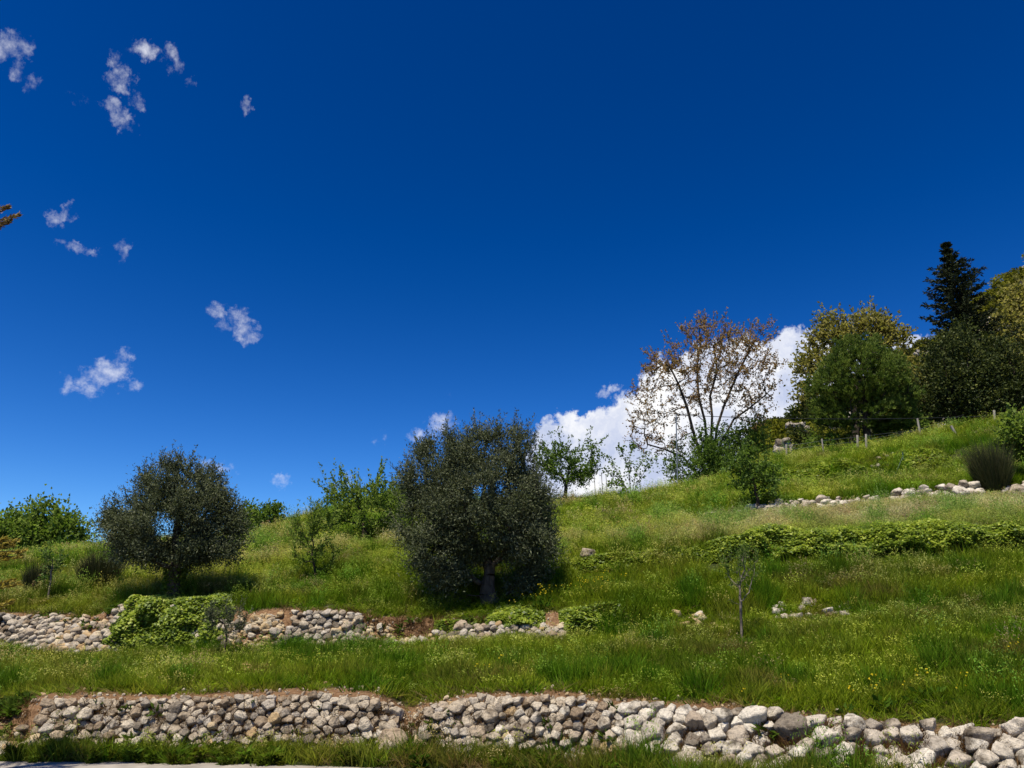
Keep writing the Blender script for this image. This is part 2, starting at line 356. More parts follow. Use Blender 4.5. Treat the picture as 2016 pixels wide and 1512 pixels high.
M['leaf_bright'] = leaf_mat('bright_spring_leaf', [(0, (.06, .11, .015)), (.5, (.13, .19, .03)), (1, (.21, .27, .05))], .4)
M['leaf_almond'] = leaf_mat('narrow_green_leaf', [(0, (.04, .08, .015)), (.5, (.09, .15, .03)), (1, (.16, .22, .06))], .35)
M['leaf_brown'] = leaf_mat('bronze_young_leaf', [(0, (.12, .065, .03)), (.5, (.26, .15, .065)), (.8, (.32, .21, .085)), (1, (.28, .23, .08))], .4)
M['leaf_yellow'] = leaf_mat('yellow_green_oak_leaf', [(0, (.11, .11, .022)), (.5, (.22, .20, .045)), (1, (.34, .29, .09))], .4)
M['leaf_dark'] = leaf_mat('dark_evergreen_leaf', [(0, (.016, .026, .008)), (.5, (.042, .056, .014)), (.85, (.085, .10, .025)), (1, (.14, .15, .035))], .2)
M['leaf_pine'] = leaf_mat('pine_needle', [(0, (.035, .065, .012)), (.5, (.105, .155, .025)), (1, (.23, .27, .05))], .25)
M['leaf_fir'] = leaf_mat('fir_needle', [(0, (.008, .013, .007)), (.5, (.022, .031, .014)), (1, (.06, .07, .028))], .1)
M['leaf_ivy'] = leaf_mat('ivy_leaf', [(0, (.045, .08, .012)), (.4, (.14, .20, .022)), (.75, (.28, .34, .035)), (1, (.40, .43, .07))], .35, .45, .2)
M['leaf_broom'] = leaf_mat('broom_stem', [(0, (.022, .028, .012)), (.6, (.05, .058, .02)), (1, (.10, .085, .04))], .15)
M['leaf_gold'] = leaf_mat('golden_conifer_spray', [(0, (.14, .10, .02)), (.5, (.28, .22, .04)), (1, (.38, .32, .08))], .3)
M['leaf_rust'] = leaf_mat('browned_conifer_spray', [(0, (.08, .05, .025)), (.5, (.20, .13, .06)), (1, (.32, .24, .10))], .2)
M['wood_post'] = bark_mat('weathered_fence_post', (.20, .175, .14), (.38, .345, .28), 9)
M['steel'] = plain_mat('galvanised_steel', (.20, .22, .23), .5, .5, .15)
M['green_steel'] = plain_mat('dark_green_painted_steel', (.02, .05, .03), .5, 0, .2)
M['cable'] = plain_mat('black_cable', (.012, .012, .012), .5, 0, .1)
M['cane'] = plain_mat('grey_cane', (.20, .19, .17), .7, 0, .2)

# ------------------------------------------------------------------ terrain: terrace lines from the road up to the crest
def curve(tab, dY=0.0):
    u = np.array([t[0] for t in tab], float); P = np.array([pt(t[0], t[1], t[2] + dY) for t in tab])
    return u, P


road_edge = (np.array([-1., 1.]), np.array([[-30, 11.3, .0], [-4, 11.1, .0], [0, 10.3, .0], [3, 9.0, .0], [8, 7.4, .0], [30, 3.0, .0]]))
t_w1b = [(-200, 1478, 11.9), (0, 1478, 11.8), (200, 1478, 11.7), (700, 1480, 11.4), (800, 1485, 11.3), (1000, 1492, 11.0), (1250, 1502, 10.5), (1500, 1520, 9.9), (1750, 1535, 9.3), (2016, 1550, 8.8), (2300, 1560, 8.4)]
t_w1t = [(-200, 1400, 12.6), (0, 1398, 12.5), (50, 1394, 12.3), (80, 1388, 12.05), (200, 1386, 12.0), (450, 1380, 11.85), (600, 1376, 11.8), (740, 1382, 11.7), (775, 1405, 11.85), (805, 1425, 11.8), (835, 1408, 11.6), (870, 1392, 11.5), (950, 1380, 11.4), (1100, 1380, 11.2), (1240, 1398, 10.95), (1350, 1408, 10.7), (1500, 1416, 10.35), (1600, 1430, 10.1), (1750, 1442, 9.75), (1850, 1448, 9.5), (2016, 1445, 9.2), (2300, 1445, 8.8)]
t_lip = [(u, v - 13 if not 765 < u < 840 else v - 20, Y + .5) for u, v, Y in t_w1t]
t_w2b = [(-200, 1285, 18.6), (0, 1285, 18.5), (60, 1300, 17.8), (150, 1304, 17.6), (230, 1296, 18.0), (300, 1288, 18.2), (450, 1290, 17.9), (600, 1286, 17.8), (750, 1284, 17.6), (900, 1270, 17.4), (1100, 1265, 17), (1240, 1252, 16.8), (1340, 1240, 16.6), (1540, 1216, 16.2), (1730, 1202, 15.9), (2016, 1190, 15.5), (2300, 1180, 15.2)]
t_w2t = [(-200, 1213, 19.0), (0, 1213, 18.9), (120, 1214, 18.85), (150, 1226, 18.8), (190, 1212, 18.75), (250, 1196, 18.7), (420, 1196, 18.5), (480, 1214, 18.4), (600, 1208, 18.25), (690, 1208, 18.15), (720, 1222, 18.1), (850, 1226, 17.95), (950, 1218, 17.8), (1100, 1206, 17.5), (1240, 1200, 17.25), (1340, 1206, 17.1), (1540, 1188, 16.65), (1730, 1186, 16.3), (2016, 1172, 15.9), (2300, 1160, 15.6)]
t_w3b = [(-200, 1160, 22.5), (0, 1160, 22.4), (340, 1152, 21.9), (600, 1138, 21.4), (800, 1136, 21.2), (950, 1140, 20.9), (1100, 1135, 20.5), (1250, 1125, 20), (1400, 1112, 19.5), (1700, 1104, 19), (2016, 1092, 18.6), (2300, 1080, 18.3)]
t_w3t = [(-200, 1156, 22.9), (0, 1156, 22.8), (340, 1146, 22.3), (600, 1130, 21.8), (800, 1127, 21.6), (950, 1126, 21.3), (1100, 1112, 20.9), (1160, 1100, 20.7), (1250, 1094, 20.4), (1400, 1078, 19.9), (1600, 1070, 19.6), (1800, 1070, 19.3), (2016, 1058, 19.0), (2300, 1046, 18.7)]
t_w4b = [(-200, 1128, 28), (0, 1126, 28), (340, 1092, 28), (500, 1082, 28), (600, 1068, 28), (800, 1053, 27.5), (1000, 1053, 27), (1200, 1038, 26.5), (1350, 1028, 26.2), (1400, 1022, 26), (1500, 1010, 25.7), (1600, 1004, 25.5), (1700, 996, 25.3), (1800, 986, 25), (1930, 979, 24.6), (2016, 972, 24.4), (2300, 955, 24)]
t_w4t = [(-200, 1126, 28.3), (0, 1124, 28.3), (340, 1090, 28.3), (500, 1080, 28.3), (600, 1066, 28.3), (800, 1050, 27.8), (1000, 1050, 27.3), (1200, 1035, 26.8), (1350, 1024, 26.5), (1400, 1015, 26.3), (1500, 1001, 26), (1600, 992, 25.8), (1700, 984, 25.6), (1800, 971, 25.3), (1930, 962, 24.9), (2016, 954, 24.7), (2300, 937, 24.3)]
t_bkb = [(-200, 1112, 33), (0, 1110, 33), (340, 1077, 33), (500, 1063, 33), (600, 1043, 33), (800, 1014, 32), (1000, 1014, 31.5), (1200, 1000, 31), (1400, 978, 31), (1500, 962, 31), (1600, 957, 31), (1750, 946, 30.5), (1880, 932, 30), (2016, 922, 30), (2300, 900, 30)]
t_bkt = [(-200, 1110, 34.2), (0, 1108, 34.2), (340, 1074, 34.2), (500, 1059, 34.2), (600, 1038, 34.2), (800, 1008, 33.2), (1000, 1008, 32.7), (1200, 996, 32.2), (1400, 966, 32.2), (1500, 930, 32.2), (1600, 916, 32.2), (1750, 900, 31.7), (1880, 884, 31.2), (2016, 868, 31.2), (2300, 840, 31.2)]
t_crs = [(-200, 1104, 38), (0, 1104, 38), (150, 1101, 38), (400, 1068, 38), (500, 1056, 37), (560, 1034, 37), (620, 1016, 36.5), (700, 998, 36), (800, 992, 35.5), (1000, 992, 35), (1150, 986, 35), (1300, 974, 35), (1400, 955, 35), (1500, 912, 35.5), (1600, 898, 36), (1700, 889, 36), (1800, 869, 36), (1900, 843, 36), (2016, 834, 36), (2300, 805, 36)]
crs_u, crs_P = curve(t_crs)
back1 = crs_P.copy(); back1[:, 1] += 7; back1[:, 0] *= 1.18; back1[:, 2] -= np.interp(crs_u, [0, 1300, 1500, 2016], [1.6, 1.4, -.7, -1.5])
back2 = crs_P.copy(); back2[:, 1] += 22; back2[:, 0] *= 1.6; back2[:, 2] -= np.interp(crs_u, [0, 1300, 1500, 2016], [7, 6, .5, -1.0])
back3 = crs_P.copy(); back3[:, 1] += 60; back3[:, 0] *= 2.6; back3[:, 2] = -2.0
CURVES = [road_edge[1]] + [curve(t)[1] for t in (t_w1b, t_w1t, t_lip, t_w2b, t_w2t, t_w3b, t_w3t, t_w4b, t_w4t, t_bkb, t_bkt, t_crs)] + [back1, back2, back3]
UW = {'w1': (curve(t_w1b), curve(t_w1t)), 'w2': (curve(t_w2b), curve(t_w2t)), 'w3': (curve(t_w3b), curve(t_w3t)), 'w4': (curve(t_w4b), curve(t_w4t)), 'bk': (curve(t_bkb), curve(t_bkt))}


def curve_stack(X):
    Ys = np.array([np.interp(X, c[:, 0], c[:, 1]) for c in CURVES]); Zs = np.array([np.interp(X, c[:, 0], c[:, 2]) for c in CURVES])
    Ys = np.maximum.accumulate(Ys + np.arange(len(CURVES))[:, None] * 1e-3, axis=0)
    return Ys, Zs


def ground_z(X, Y, bumps=True):
    X = np.atleast_1d(np.asarray(X, float)); Y = np.atleast_1d(np.asarray(Y, float))
    Ys, Zs = curve_stack(X)
    k = np.clip((Y[None] >= Ys).sum(0) - 1, 0, len(CURVES) - 2); i = np.arange(len(X))
    f = np.clip((Y - Ys[k, i]) / (Ys[k + 1, i] - Ys[k, i]), 0, 1)
    z = Zs[k, i] * (1 - f) + Zs[k + 1, i] * f
    if bumps: z = z + (vnoise(X * .9, Y * .9, 3, 3) - .5) * .16 * np.clip((Y - 11.5) / 3, 0, 1)
    return z


def band_of(X, Y):
    Ys, _ = curve_stack(np.asarray(X, float))
    return (np.asarray(Y)[None] >= Ys).sum(0) - 1


def on_ground(u, Y):
    """the ground point that the photograph shows in column u at distance Y"""
    v = 1100.0
    for _ in range(8):
        p = pt(u, v, Y); z = ground_z(p[0], Y)[0]
        yy = (z - CAM[2]) / Y; a = math.atan(yy) - PITCH
        v = H_PX / 2 - math.tan(a) * F_PX
    p[2] = z
    return p


def bareness(X, Y):
    """where the soil lies open: wall faces, the crumbling lips above them, the broken ramps"""
    X = np.asarray(X, float); Y = np.asarray(Y, float)
    Ys, _ = curve_stack(X); n = vnoise(X * 1.6, Y * 1.6, 21, 3)
    b = np.zeros(len(X))
    def near(k0, k1, lo, hi):
        return ((Y > Ys[k0] - lo) & (Y < Ys[k1] + hi)).astype(float)
    b = np.maximum(b, near(1, 2, .02, .0) * 1.0)
    lip = np.clip(1.25 - (Y - Ys[2]) / (.45 + 1.0 * n), 0, 1) * (Y > Ys[2] - .02)
    b = np.maximum(b, lip * 1.15)
    b = np.maximum(b, near(4, 5, .05, .02) * (X < 1.9))
    wl = np.interp(X, [-20, 1.2, 2.4], [1, 1, .0])
    lip2 = np.clip(1 - (Y - Ys[5]) / (.15 + .9 * n), 0, 1) * (Y > Ys[5] - .02) * wl
    b = np.maximum(b, lip2)
    b = np.maximum(b, near(8, 9, .02, .25) * (X > 6) * .8)
    return np.clip(b, 0, 1)


def build_hillside():
    nrow = [3, 6, 4, 30, 7, 14, 5, 18, 4, 14, 6, 14, 10, 10, 8]
    ncol = 300
    s = np.linspace(-1.15, 1.15, ncol)
    rowsP = []; bare = []
    for c, n in enumerate(nrow):
        for r in range(n + (1 if c == len(nrow) - 1 else 0)):
            f = r / n
            Y = np.full(ncol, 20.0)
            for _ in range(25):
                X = s * (Y + 5) * .95
                Ys, Zs = curve_stack(X)
                Y = .5 * Y + .5 * (Ys[c] * (1 - f) + Ys[c + 1] * f)
            X = s * (Y + 5) * .95
            rowsP.append(np.stack([X, Y, ground_z(X, Y + 1e-4)], 1)); bare.append(bareness(X, Y))
    R = len(rowsP); V = np.concatenate(rowsP)
    idx = np.arange(R * ncol).reshape(R, ncol)
    Fq = np.stack([idx[:-1, :-1], idx[:-1, 1:], idx[1:, 1:], idx[1:, :-1]], -1).reshape(-1, 4)
    o = mesh_np('hillside', V, Fq, M['soil'], tint=np.concatenate(bare), smooth=True, tint_name='bare')
    return tag(o, 'terraced grassy hillside rising from the gravel road', 'hillside', kind='structure')


build_hillside()
# the flat land around and the pale road that runs past the foot of the lowest wall
gp = mesh_np('ground', [(-6000, -6000, -.45), (6000, -6000, -.45), (6000, 9000, -.45), (-6000, 9000, -.45)], [(0, 1, 2, 3)], M['far'])
tag(gp, 'low scrub land around the foot of the hill', 'ground', kind='structure')
re_ = road_edge[1]
xs = np.linspace(-30, 30, 121); ye = np.interp(xs, re_[:, 0], re_[:, 1]) + (vnoise(xs * 2, xs * 0, 5) - .5) * .25
Vr = np.concatenate([np.stack([xs, np.full(121, -8.0), np.full(121, -.02)], 1), np.stack([xs, ye + .25, np.full(121, .012)], 1)])
ii = np.arange(120)
ro = mesh_np('road', Vr, np.stack([ii, ii + 1, ii + 122, ii + 121], 1), M['road'])
tag(ro, 'pale gravel road along the foot of the lowest wall', 'road', kind='structure')

# far hills over the left end of the crest
def ridge(name, tab, foot_dY, foot_z, back, mat, label, nrow=26, ncol=150, amp=0.0, rough_scale=.2):
    u, P = curve(tab)
    t = np.linspace(0, len(u) - 1, ncol); R = np.stack([np.interp(t, np.arange(len(u)), P[:, k]) for k in range(3)], 1)
    Ft = R.copy(); Ft[:, 1] = foot_dY if foot_dY > 0 else R[:, 1] + foot_dY; Ft[:, 0] = R[:, 0] * Ft[:, 1] / R[:, 1]; Ft[:, 2] = foot_z
    Bk = R.copy(); Bk[:, 1] += back; Bk[:, 0] *= (R[:, 1] + back) / R[:, 1]; Bk[:, 2] -= back * .5
    rows = []
    for i in range(nrow + 1):
        f = i / nrow; rows.append(Ft * (1 - f) + R * f)
    for f in (.3, .6, 1.0): rows.append(R * (1 - f) + Bk * f)
    V = np.concatenate(rows); RR = len(rows)
    if amp:
        n = vnoise(V[:, 0] * rough_scale + V[:, 2] * rough_scale, V[:, 1] * rough_scale + V[:, 2] * .7 * rough_scale, 9, 5) - .5
        V[:, 2] += n * amp; V[:, 1] += n * amp
    idx = np.arange(RR * ncol).reshape(RR, ncol)
    Fq = np.stack([idx[:-1, :-1], idx[:-1, 1:], idx[1:, 1:], idx[1:, :-1]], -1).reshape(-1, 4)
    o = mesh_np(name, V, Fq, mat, smooth=True)
    return tag(o, label, 'hill', kind='structure'), R, Ft


ridge('hills', [(-700, 1050, 1500), (-300, 1075, 1500), (0, 1092, 1500), (130, 1088, 1500), (190, 1080, 1500), (300, 1085, 1500), (500, 1120, 1500), (800, 1150, 1500)], 900, -2, 300, M['far'], 'faint far hills beyond the end of the meadow', 8, 40)
t_mt = [(1380, 985, 58), (1440, 955, 60), (1490, 912, 62), (1520, 868, 66), (1560, 834, 72), (1600, 812, 80), (1680, 750, 100), (1760, 712, 115), (1800, 694, 120), (1840, 674, 125), (1900, 628, 125), (1940, 592, 120), (1970, 562, 115), (2016, 530, 110), (2100, 480, 110), (2300, 420, 110), (2600, 380, 110)]
mt, MR, MF = ridge('mountain', t_mt, 47, 4.0, 60, M['mountain'], 'rocky mountainside with scrub rising behind the fence', 46, 200, 3.2, .16)
MF[:, 2] = 4.0

# ------------------------------------------------------------------ stones
def ico(sub):
    t = (1 + 5 ** .5) / 2
    v = [(-1, t, 0), (1, t, 0), (-1, -t, 0), (1, -t, 0), (0, -1, t), (0, 1, t), (0, -1, -t), (0, 1, -t), (t, 0, -1), (t, 0, 1), (-t, 0, -1), (-t, 0, 1)]
    f = [(0, 11, 5), (0, 5, 1), (0, 1, 7), (0, 7, 10), (0, 10, 11), (1, 5, 9), (5, 11, 4), (11, 10, 2), (10, 7, 6), (7, 1, 8), (3, 9, 4), (3, 4, 2), (3, 2, 6), (3, 6, 8), (3, 8, 9), (4, 9, 5), (2, 4, 11), (6, 2, 10), (8, 6, 7), (9, 8, 1)]
    v = [np.array(a, float) / np.linalg.norm(a) for a in v]
    for _ in range(sub):
        c = {}; nf = []
        def mid(a, b):
            k = (min(a, b), max(a, b))
            if k not in c:
                m = v[a] + v[b]; v.append(m / np.linalg.norm(m)); c[k] = len(v) - 1
            return c[k]
        for a, b, d in f:
            x, y, z = mid(a, b), mid(b, d), mid(d, a); nf += [(a, x, z), (b, y, x), (d, z, y), (x, y, z)]
        f = nf
    return np.array(v), np.array(f)


ICO2 = ico(2); ICO3 = ico(3)


def rock_surface(normals, dists, p=9, noise=.07, base=ICO2, seed=0):
    D, Fc = base
    q = np.maximum(0, D @ normals.T / dists[None]) ** p
    R = q.sum(1) ** (-1 / p)
    n = vnoise(D[:, 0] * 2.3 + seed * 3.7 + D[:, 2], D[:, 1] * 2.3 + D[:, 2] * 1.9, seed % 97, 3) - .5
    n2 = vnoise(D[:, 0] * 5.3 + seed * 1.3 - D[:, 2] * 3, D[:, 1] * 5.3 + D[:, 2] * 4.1, seed % 89, 2) - .5
    R = R * (1 + noise * 2 * n + noise * 1.2 * n2 - noise * 1.3 * np.abs(n))
    return D * R[:, None], Fc


def loose_rock_mesh(seed, flat=.75):
    r = np.random.default_rng(seed); n = np.concatenate([r.normal(size=(8, 3)), np.eye(3), -np.eye(3)]); n /= np.linalg.norm(n, axis=1)[:, None]
    V, Fc = rock_surface(n, r.uniform(.62, 1.0, 14), 24, .08, ICO2, seed)
    V = V * np.array([1.0, r.uniform(.7, .95), flat * r.uniform(.75, 1.05)])
    o = mesh_np('stone', V, Fc, None, smooth=False); me = o.data; bpy.data.objects.remove(o)
    return me


ROCKS = {}
def rock_me(i, mat):
    k = (i, mat)
    if k not in ROCKS:
        me = loose_rock_mesh(1000 + i); me.materials.append(M[mat]); ROCKS[k] = me
    return ROCKS[k]


def put_stone(parent, p, size, mat, i, rot=None):
    o = bpy.data.objects.new('stone', rock_me(i % 18, mat)); COL.objects.link(o)
    o.parent = parent; o.location = Vector([float(a) for a in p]) - parent.location
    o.rotation_euler = rot if rot is not None else (rng.uniform(-.5, .5), rng.uniform(-.5, .5), rng.uniform(0, 6.28)); s = size * .5
    o.scale = (s * rng.uniform(.9, 1.25), s * rng.uniform(.8, 1.1), s * rng.uniform(.75, 1.1))
    return o


def clip_poly(poly, n, d):
    out = []; m = len(poly)
    for i in range(m):
        a, b = poly[i], poly[(i + 1) % m]; da, db = a @ n - d, b @ n - d
        if da <= 0: out.append(a)
        if (da < 0) != (db < 0) and abs(da - db) > 1e-12: out.append(a + (b - a) * (da / (da - db)))
    return out


def wall_frame(key, ua, ub, n=80):
    (ubase, B), (utop, T) = UW[key]
    us = np.linspace(ua, ub, n)
    P = np.stack([np.interp(us, ubase, B[:, k]) for k in range(3)], 1)
    Tp = np.stack([P[:, 0], np.interp(P[:, 0], T[:, 0], T[:, 1]), np.interp(P[:, 0], T[:, 0], T[:, 2])], 1)
    P[:, 2] = ground_z(P[:, 0], P[:, 1] - 1e-3); Tp[:, 2] = ground_z(Tp[:, 0], Tp[:, 1] + 1e-3)
    s = np.concatenate([[0], np.cumsum(np.linalg.norm(np.diff(P, axis=0), axis=1))])
    return us, s, P, Tp


def stone_wall(name, label, key, ua, ub, size, mats, group=None, top_extra=.04, h_lo=-.06, drop=None, size_var=(.55, 1.65), proud=.08):
    us, s, P, Tp = wall_frame(key, ua, ub)
    Hh = np.linalg.norm(Tp - P, axis=1); L = s[-1]; asp = 1.28
    th = thing(name, P[len(P) // 2], label, 'wall', group)
    r = np.random.default_rng(int((ua + 500) * 7 + 13))
    nb = int(.30 * L * Hh.mean() / size ** 2 * 1.6); rad = np.concatenate([np.sort(size * .5 * r.uniform(1.0, size_var[1], nb))[::-1], np.sort(size * .5 * r.uniform(size_var[0], 1.0, 14000))[::-1]])
    pts = []; rr = []
    hm = Hh.max() + top_extra
    for q in rad:
        x = r.uniform(0, L); h = r.uniform(h_lo, hm)
        if h > np.interp(x, s, Hh) + top_extra - q * .4: continue
        y = h * asp
        if pts:
            A = np.array(pts); d = np.hypot(A[:, 0] - x, A[:, 1] - y)
            if (d < (np.array(rr) + q) * .93).any(): continue
        pts.append((x, y)); rr.append(q)
    pts = np.array(pts); rr = np.array(rr); cnt = 0
    for i in range(len(pts)):
        c = pts[i]; x = c[0]; hx = np.interp(x, s, Hh)
        u_i = np.interp(x, s, us)
        if drop is not None and drop(u_i, c[1] / asp / hx, r): continue
        poly = [c + np.array(k) * rr[i] * 1.75 for k in ((-1, -1), (1, -1), (1, 1), (-1, 1))]
        d = np.hypot(*(pts - c).T); near = np.argsort(d)[1:12]
        for j in near:
            if d[j] > rr[i] * 1.75 * 2 + rr[j]: continue
            n = (pts[j] - c) / d[j]; t = (d[j] ** 2 + rr[i] ** 2 - rr[j] ** 2) / (2 * d[j])
            poly = clip_poly(poly, n, c @ n + max(t, rr[i] * .5))
            if len(poly) < 3: break
        if len(poly) < 3: continue
        topy = (hx + top_extra * r.uniform(0, 1.6)) * asp
        poly = clip_poly(poly, np.array([0, 1.0]), max(topy, c[1] + rr[i] * .5))
        if len(poly) < 3: continue
        poly = np.array(poly); poly[:, 1] /= asp; cen = poly.mean(0); q = poly - cen
        ra_ = r.uniform(-.16, .16); q = q @ np.array([[math.cos(ra_), math.sin(ra_)], [-math.sin(ra_), math.cos(ra_)]]) * np.array([r.uniform(.96, 1.12), r.uniform(.95, 1.1)])
        
        while len(q) > 5:                              # few broad faces, not a pebble
            l_ = np.linalg.norm(np.roll(q, -1, 0) - q, axis=1); k_ = int(np.argmin(l_))
            if l_[k_] > .55 * l_.mean(): break
            q = np.delete(q, k_, 0) if r.random() < .5 else np.delete(q, (k_ + 1) % len(q), 0)
        e = np.roll(q, -1, 0) - q; le = np.linalg.norm(e, axis=1); ok = le > 1e-4; q = q[ok]; e = e[ok] / le[ok][:, None]
        nn = np.stack([e[:, 1], -e[:, 0]], 1); dd = (nn * q).sum(1); sg = np.where(dd < 0, -1, 1); nn *= sg[:, None]; dd = np.maximum(np.abs(dd), .012)
        side = np.stack([nn[:, 0], r.uniform(-.28, .28, len(nn)), nn[:, 1]], 1)
        depth = rr[i] * r.uniform(.7, 1.05)
        fr = np.array([[r.uniform(-.3, .3), -1, r.uniform(-.15, .35)], [r.uniform(-.8, .8), -1, r.uniform(-.5, .6)], [r.uniform(-.5, .5), 1, 0], [r.uniform(-.9, .9), -.7, r.uniform(-.3, 1.0)]])
        fr /= np.linalg.norm(fr, axis=1)[:, None]
        ch = r.normal(size=(3, 3)); ch[:, 1] = -np.abs(ch[:, 1]) * .8; ch /= np.linalg.norm(ch, axis=1)[:, None]
        ext = np.sqrt((ch[:, 0] * np.abs(q[:, 0]).max()) ** 2 + (ch[:, 2] * np.abs(q[:, 1]).max()) ** 2 + (ch[:, 1] * depth) ** 2)
        V, Fc = rock_surface(np.concatenate([side, fr, ch]), np.concatenate([dd * .97, [depth, depth * 1.05, depth, depth * 1.05], ext * r.uniform(.85, 1.1, 3)]), 40, .10, ICO3 if key == 'w1' else ICO2, int(i + ua + 500))
        o = mesh_np('stone', V, Fc, M[mats(u_i, c[1] / asp / hx, r)], th, smooth=False)
        f = np.clip(cen[1] / hx, -.3, 1.3)
        B0 = np.array([np.interp(cen[0], s, P[:, k]) for k in range(3)]); T0 = np.array([np.interp(cen[0], s, Tp[:, k]) for k in range(3)])
        up = (T0 - B0) / np.linalg.norm(T0 - B0)
        x1 = min(cen[0] + .3, L); x0 = max(cen[0] - .3, 0)
        tg = np.array([np.interp(x1, s, P[:, k]) - np.interp(x0, s, P[:, k]) for k in range(3)]); tg -= up * (tg @ up); tg /= np.linalg.norm(tg)
        nrm = np.cross(up, tg)                         # into the hill
        pos = B0 + up * (f * hx) - nrm * (proud * r.uniform(.1, 1.5) + depth * .05)
        Mx = Matrix(((tg[0], nrm[0], up[0], pos[0] - th.location[0]), (tg[1], nrm[1], up[1], pos[1] - th.location[1]), (tg[2], nrm[2], up[2], pos[2] - th.location[2]), (0, 0, 0, 1)))
        o.matrix_basis = Mx; cnt += 1
    print('WALL', name, label[:30], cnt)
    return th


def pick(ps):
    names = [a for a, _ in ps]; w = np.cumsum([b for _, b in ps])
    return lambda u, h, r: names[int(np.searchsorted(w / w[-1], r.random()))]


stone_wall('dry_stone_wall', 'lowest dry stone wall of small cream stones between the earth bank and the broken gap', 'w1', 62, 768, .122, pick([('stone_warm', .75), ('stone_grey', .25), ('stone_tan', .04)]), group='lowest roadside stone walls', proud=.075)
stone_wall('dry_stone_wall', 'lowest dry stone wall of mixed cream stones just beyond the broken gap', 'w1', 838, 1262, .13, pick([('stone_warm', .8), ('stone_white', .15), ('stone_grey', .15), ('stone_tan', .04)]), group='lowest roadside stone walls', proud=.075)
def drop_r(u, h, r):
    return 1560 < u < 1830 and r.random() < .08
stone_wall('dry_stone_wall', 'lowest dry stone wall of big white boulders with brown moss between them', 'w1', 1268, 2120, .215, pick([('stone_white', .85), ('stone_grey', .2)]), group='lowest roadside stone walls', top_extra=.07, drop=drop_r, size_var=(.5, 1.8), proud=.08)
# second terrace wall, half fallen
stone_wall('dry_stone_wall', 'grey second terrace wall beside the spill of yellow rubble', 'w2', -60, 236, .14, pick([('stone_grey', .4), ('stone_warm', .65)]), group='second terrace stone walls', drop=lambda u, h, r: 118 < u < 172 and h > .45)
stone_wall('dry_stone_wall', 'grey second terrace wall under the bright ivy and the thin roadside sapling', 'w2', 300, 700, .14, pick([('stone_grey', .5), ('stone_warm', .55)]), group='second terrace stone walls', drop=lambda u, h, r: (455 < u < 560 and r.random() < .75) or (h > .7 and r.random() < .5 and u < 560))
stone_wall('dry_stone_wall', 'low crumbled second terrace wall in the shade of the big olive', 'w2', 706, 892, .16, pick([('stone_grey', .6), ('stone_warm', .3), ('stone_tan', .25)]), group='second terrace stone walls', drop=lambda u, h, r: h > .42 or r.random() < .15)
stone_wall('dry_stone_wall', 'short grey second terrace wall below the ivy beside the big olive', 'w2', 905, 1108, .15, pick([('stone_grey', .6), ('stone_warm', .4), ('stone_tan', .1)]), group='second terrace stone walls', drop=lambda u, h, r: h > .8 or (h > .5 and u > 1060))
# white edging row of the upper terrace
stone_wall('stone_row', 'low row of white stones edging the upper terrace beside the broom bush', 'w4', 1768, 1932, .26, pick([('stone_white', 1)]), group='white stone edging rows', top_extra=.1, h_lo=.0, drop=lambda u, h, r: r.random() < .1, proud=.15)
stone_wall('stone_row', 'low row of white stones edging the upper terrace beside the young cherry', 'w4', 1500, 1735, .22, pick([('stone_white', 1)]), group='white stone edging rows', top_extra=.08, h_lo=.0, drop=lambda u, h, r: r.random() < .1 or (u > 1640 and r.random() < .45), proud=.12)
stone_wall('stone_row', 'few small white stones sunk in the pale grass beyond the young cherry', 'w4', 1396, 1482, .24, pick([('stone_white', 1)]), group='white stone edging rows', h_lo=.0, drop=lambda u, h, r: r.random() < .45, proud=.08)
stone_wall('stone_row', 'few white stones showing beyond the broom bush', 'w4', 1985, 2060, .3, pick([('stone_white', 1)]), group='white stone edging rows', h_lo=.0, drop=lambda u, h, r: r.random() < .2, proud=.1)


def surf_normal(x, y):
    e = .08; z = ground_z([x, x + e, x], [y, y, y + e])
    n = np.array([-(z[1] - z[0]) / e, -(z[2] - z[0]) / e, 1.0]); return n / np.linalg.norm(n), z[0]


def rubble(name, label, spots, mat_w, cat='rubble', group=None):
    """spots: list of (u0,u1,Y0,Y1,count,size)"""
    u, u1, Ya, Yb, _, _ = spots[0]
    th = thing(name, on_ground((u + u1) / 2, (Ya + Yb) / 2), label, cat, group)
    k = 0
    for (ua, ub, Ya, Yb, n, sz) in spots:
        for i in range(n):
            uu = rng.uniform(ua, ub); YY = rng.uniform(Ya, Yb); p = on_ground(uu, YY); s = sz * math.exp(rng.uniform(-.5, .45))
            nn, z = surf_normal(p[0], p[1]); p = p + nn * s * .18
            put_stone(th, p, s, mat_w(uu, 0, rng), int(rng.integers(0, 18))); k += 1
    return th


tan_mix = pick([('stone_tan', .85), ('stone_warm', .2)])
rubble('rubble_pile', 'fan of yellow rubble spilling from the gap in the second terrace wall', [(40, 130, 17.5, 17.95, 60, .2), (95, 215, 17.6, 18.5, 120, .2), (125, 175, 18.3, 18.9, 30, .18)], tan_mix, group='spills of fallen stone')
rubble('rubble_pile', 'heap of yellow rubble in the second wall behind the thin roadside sapling', [(450, 560, 17.95, 18.35, 130, .17), (445, 520, 17.55, 17.95, 50, .24)], tan_mix, group='spills of fallen stone')
rubble('rubble_pile', 'small spill of yellow rubble with an earth hollow above, near the big olive', [(690, 775, 17.55, 18.0, 90, .15), (640, 700, 17.7, 18.05, 25, .2)], tan_mix, group='spills of fallen stone')
rubble('rubble_pile', 'loose cream stones tumbled below the ivy near the big olive', [(1040, 1105, 17.0, 17.3, 40, .15)], pick([('stone_warm', .6), ('stone_tan', .5)]), group='spills of fallen stone')
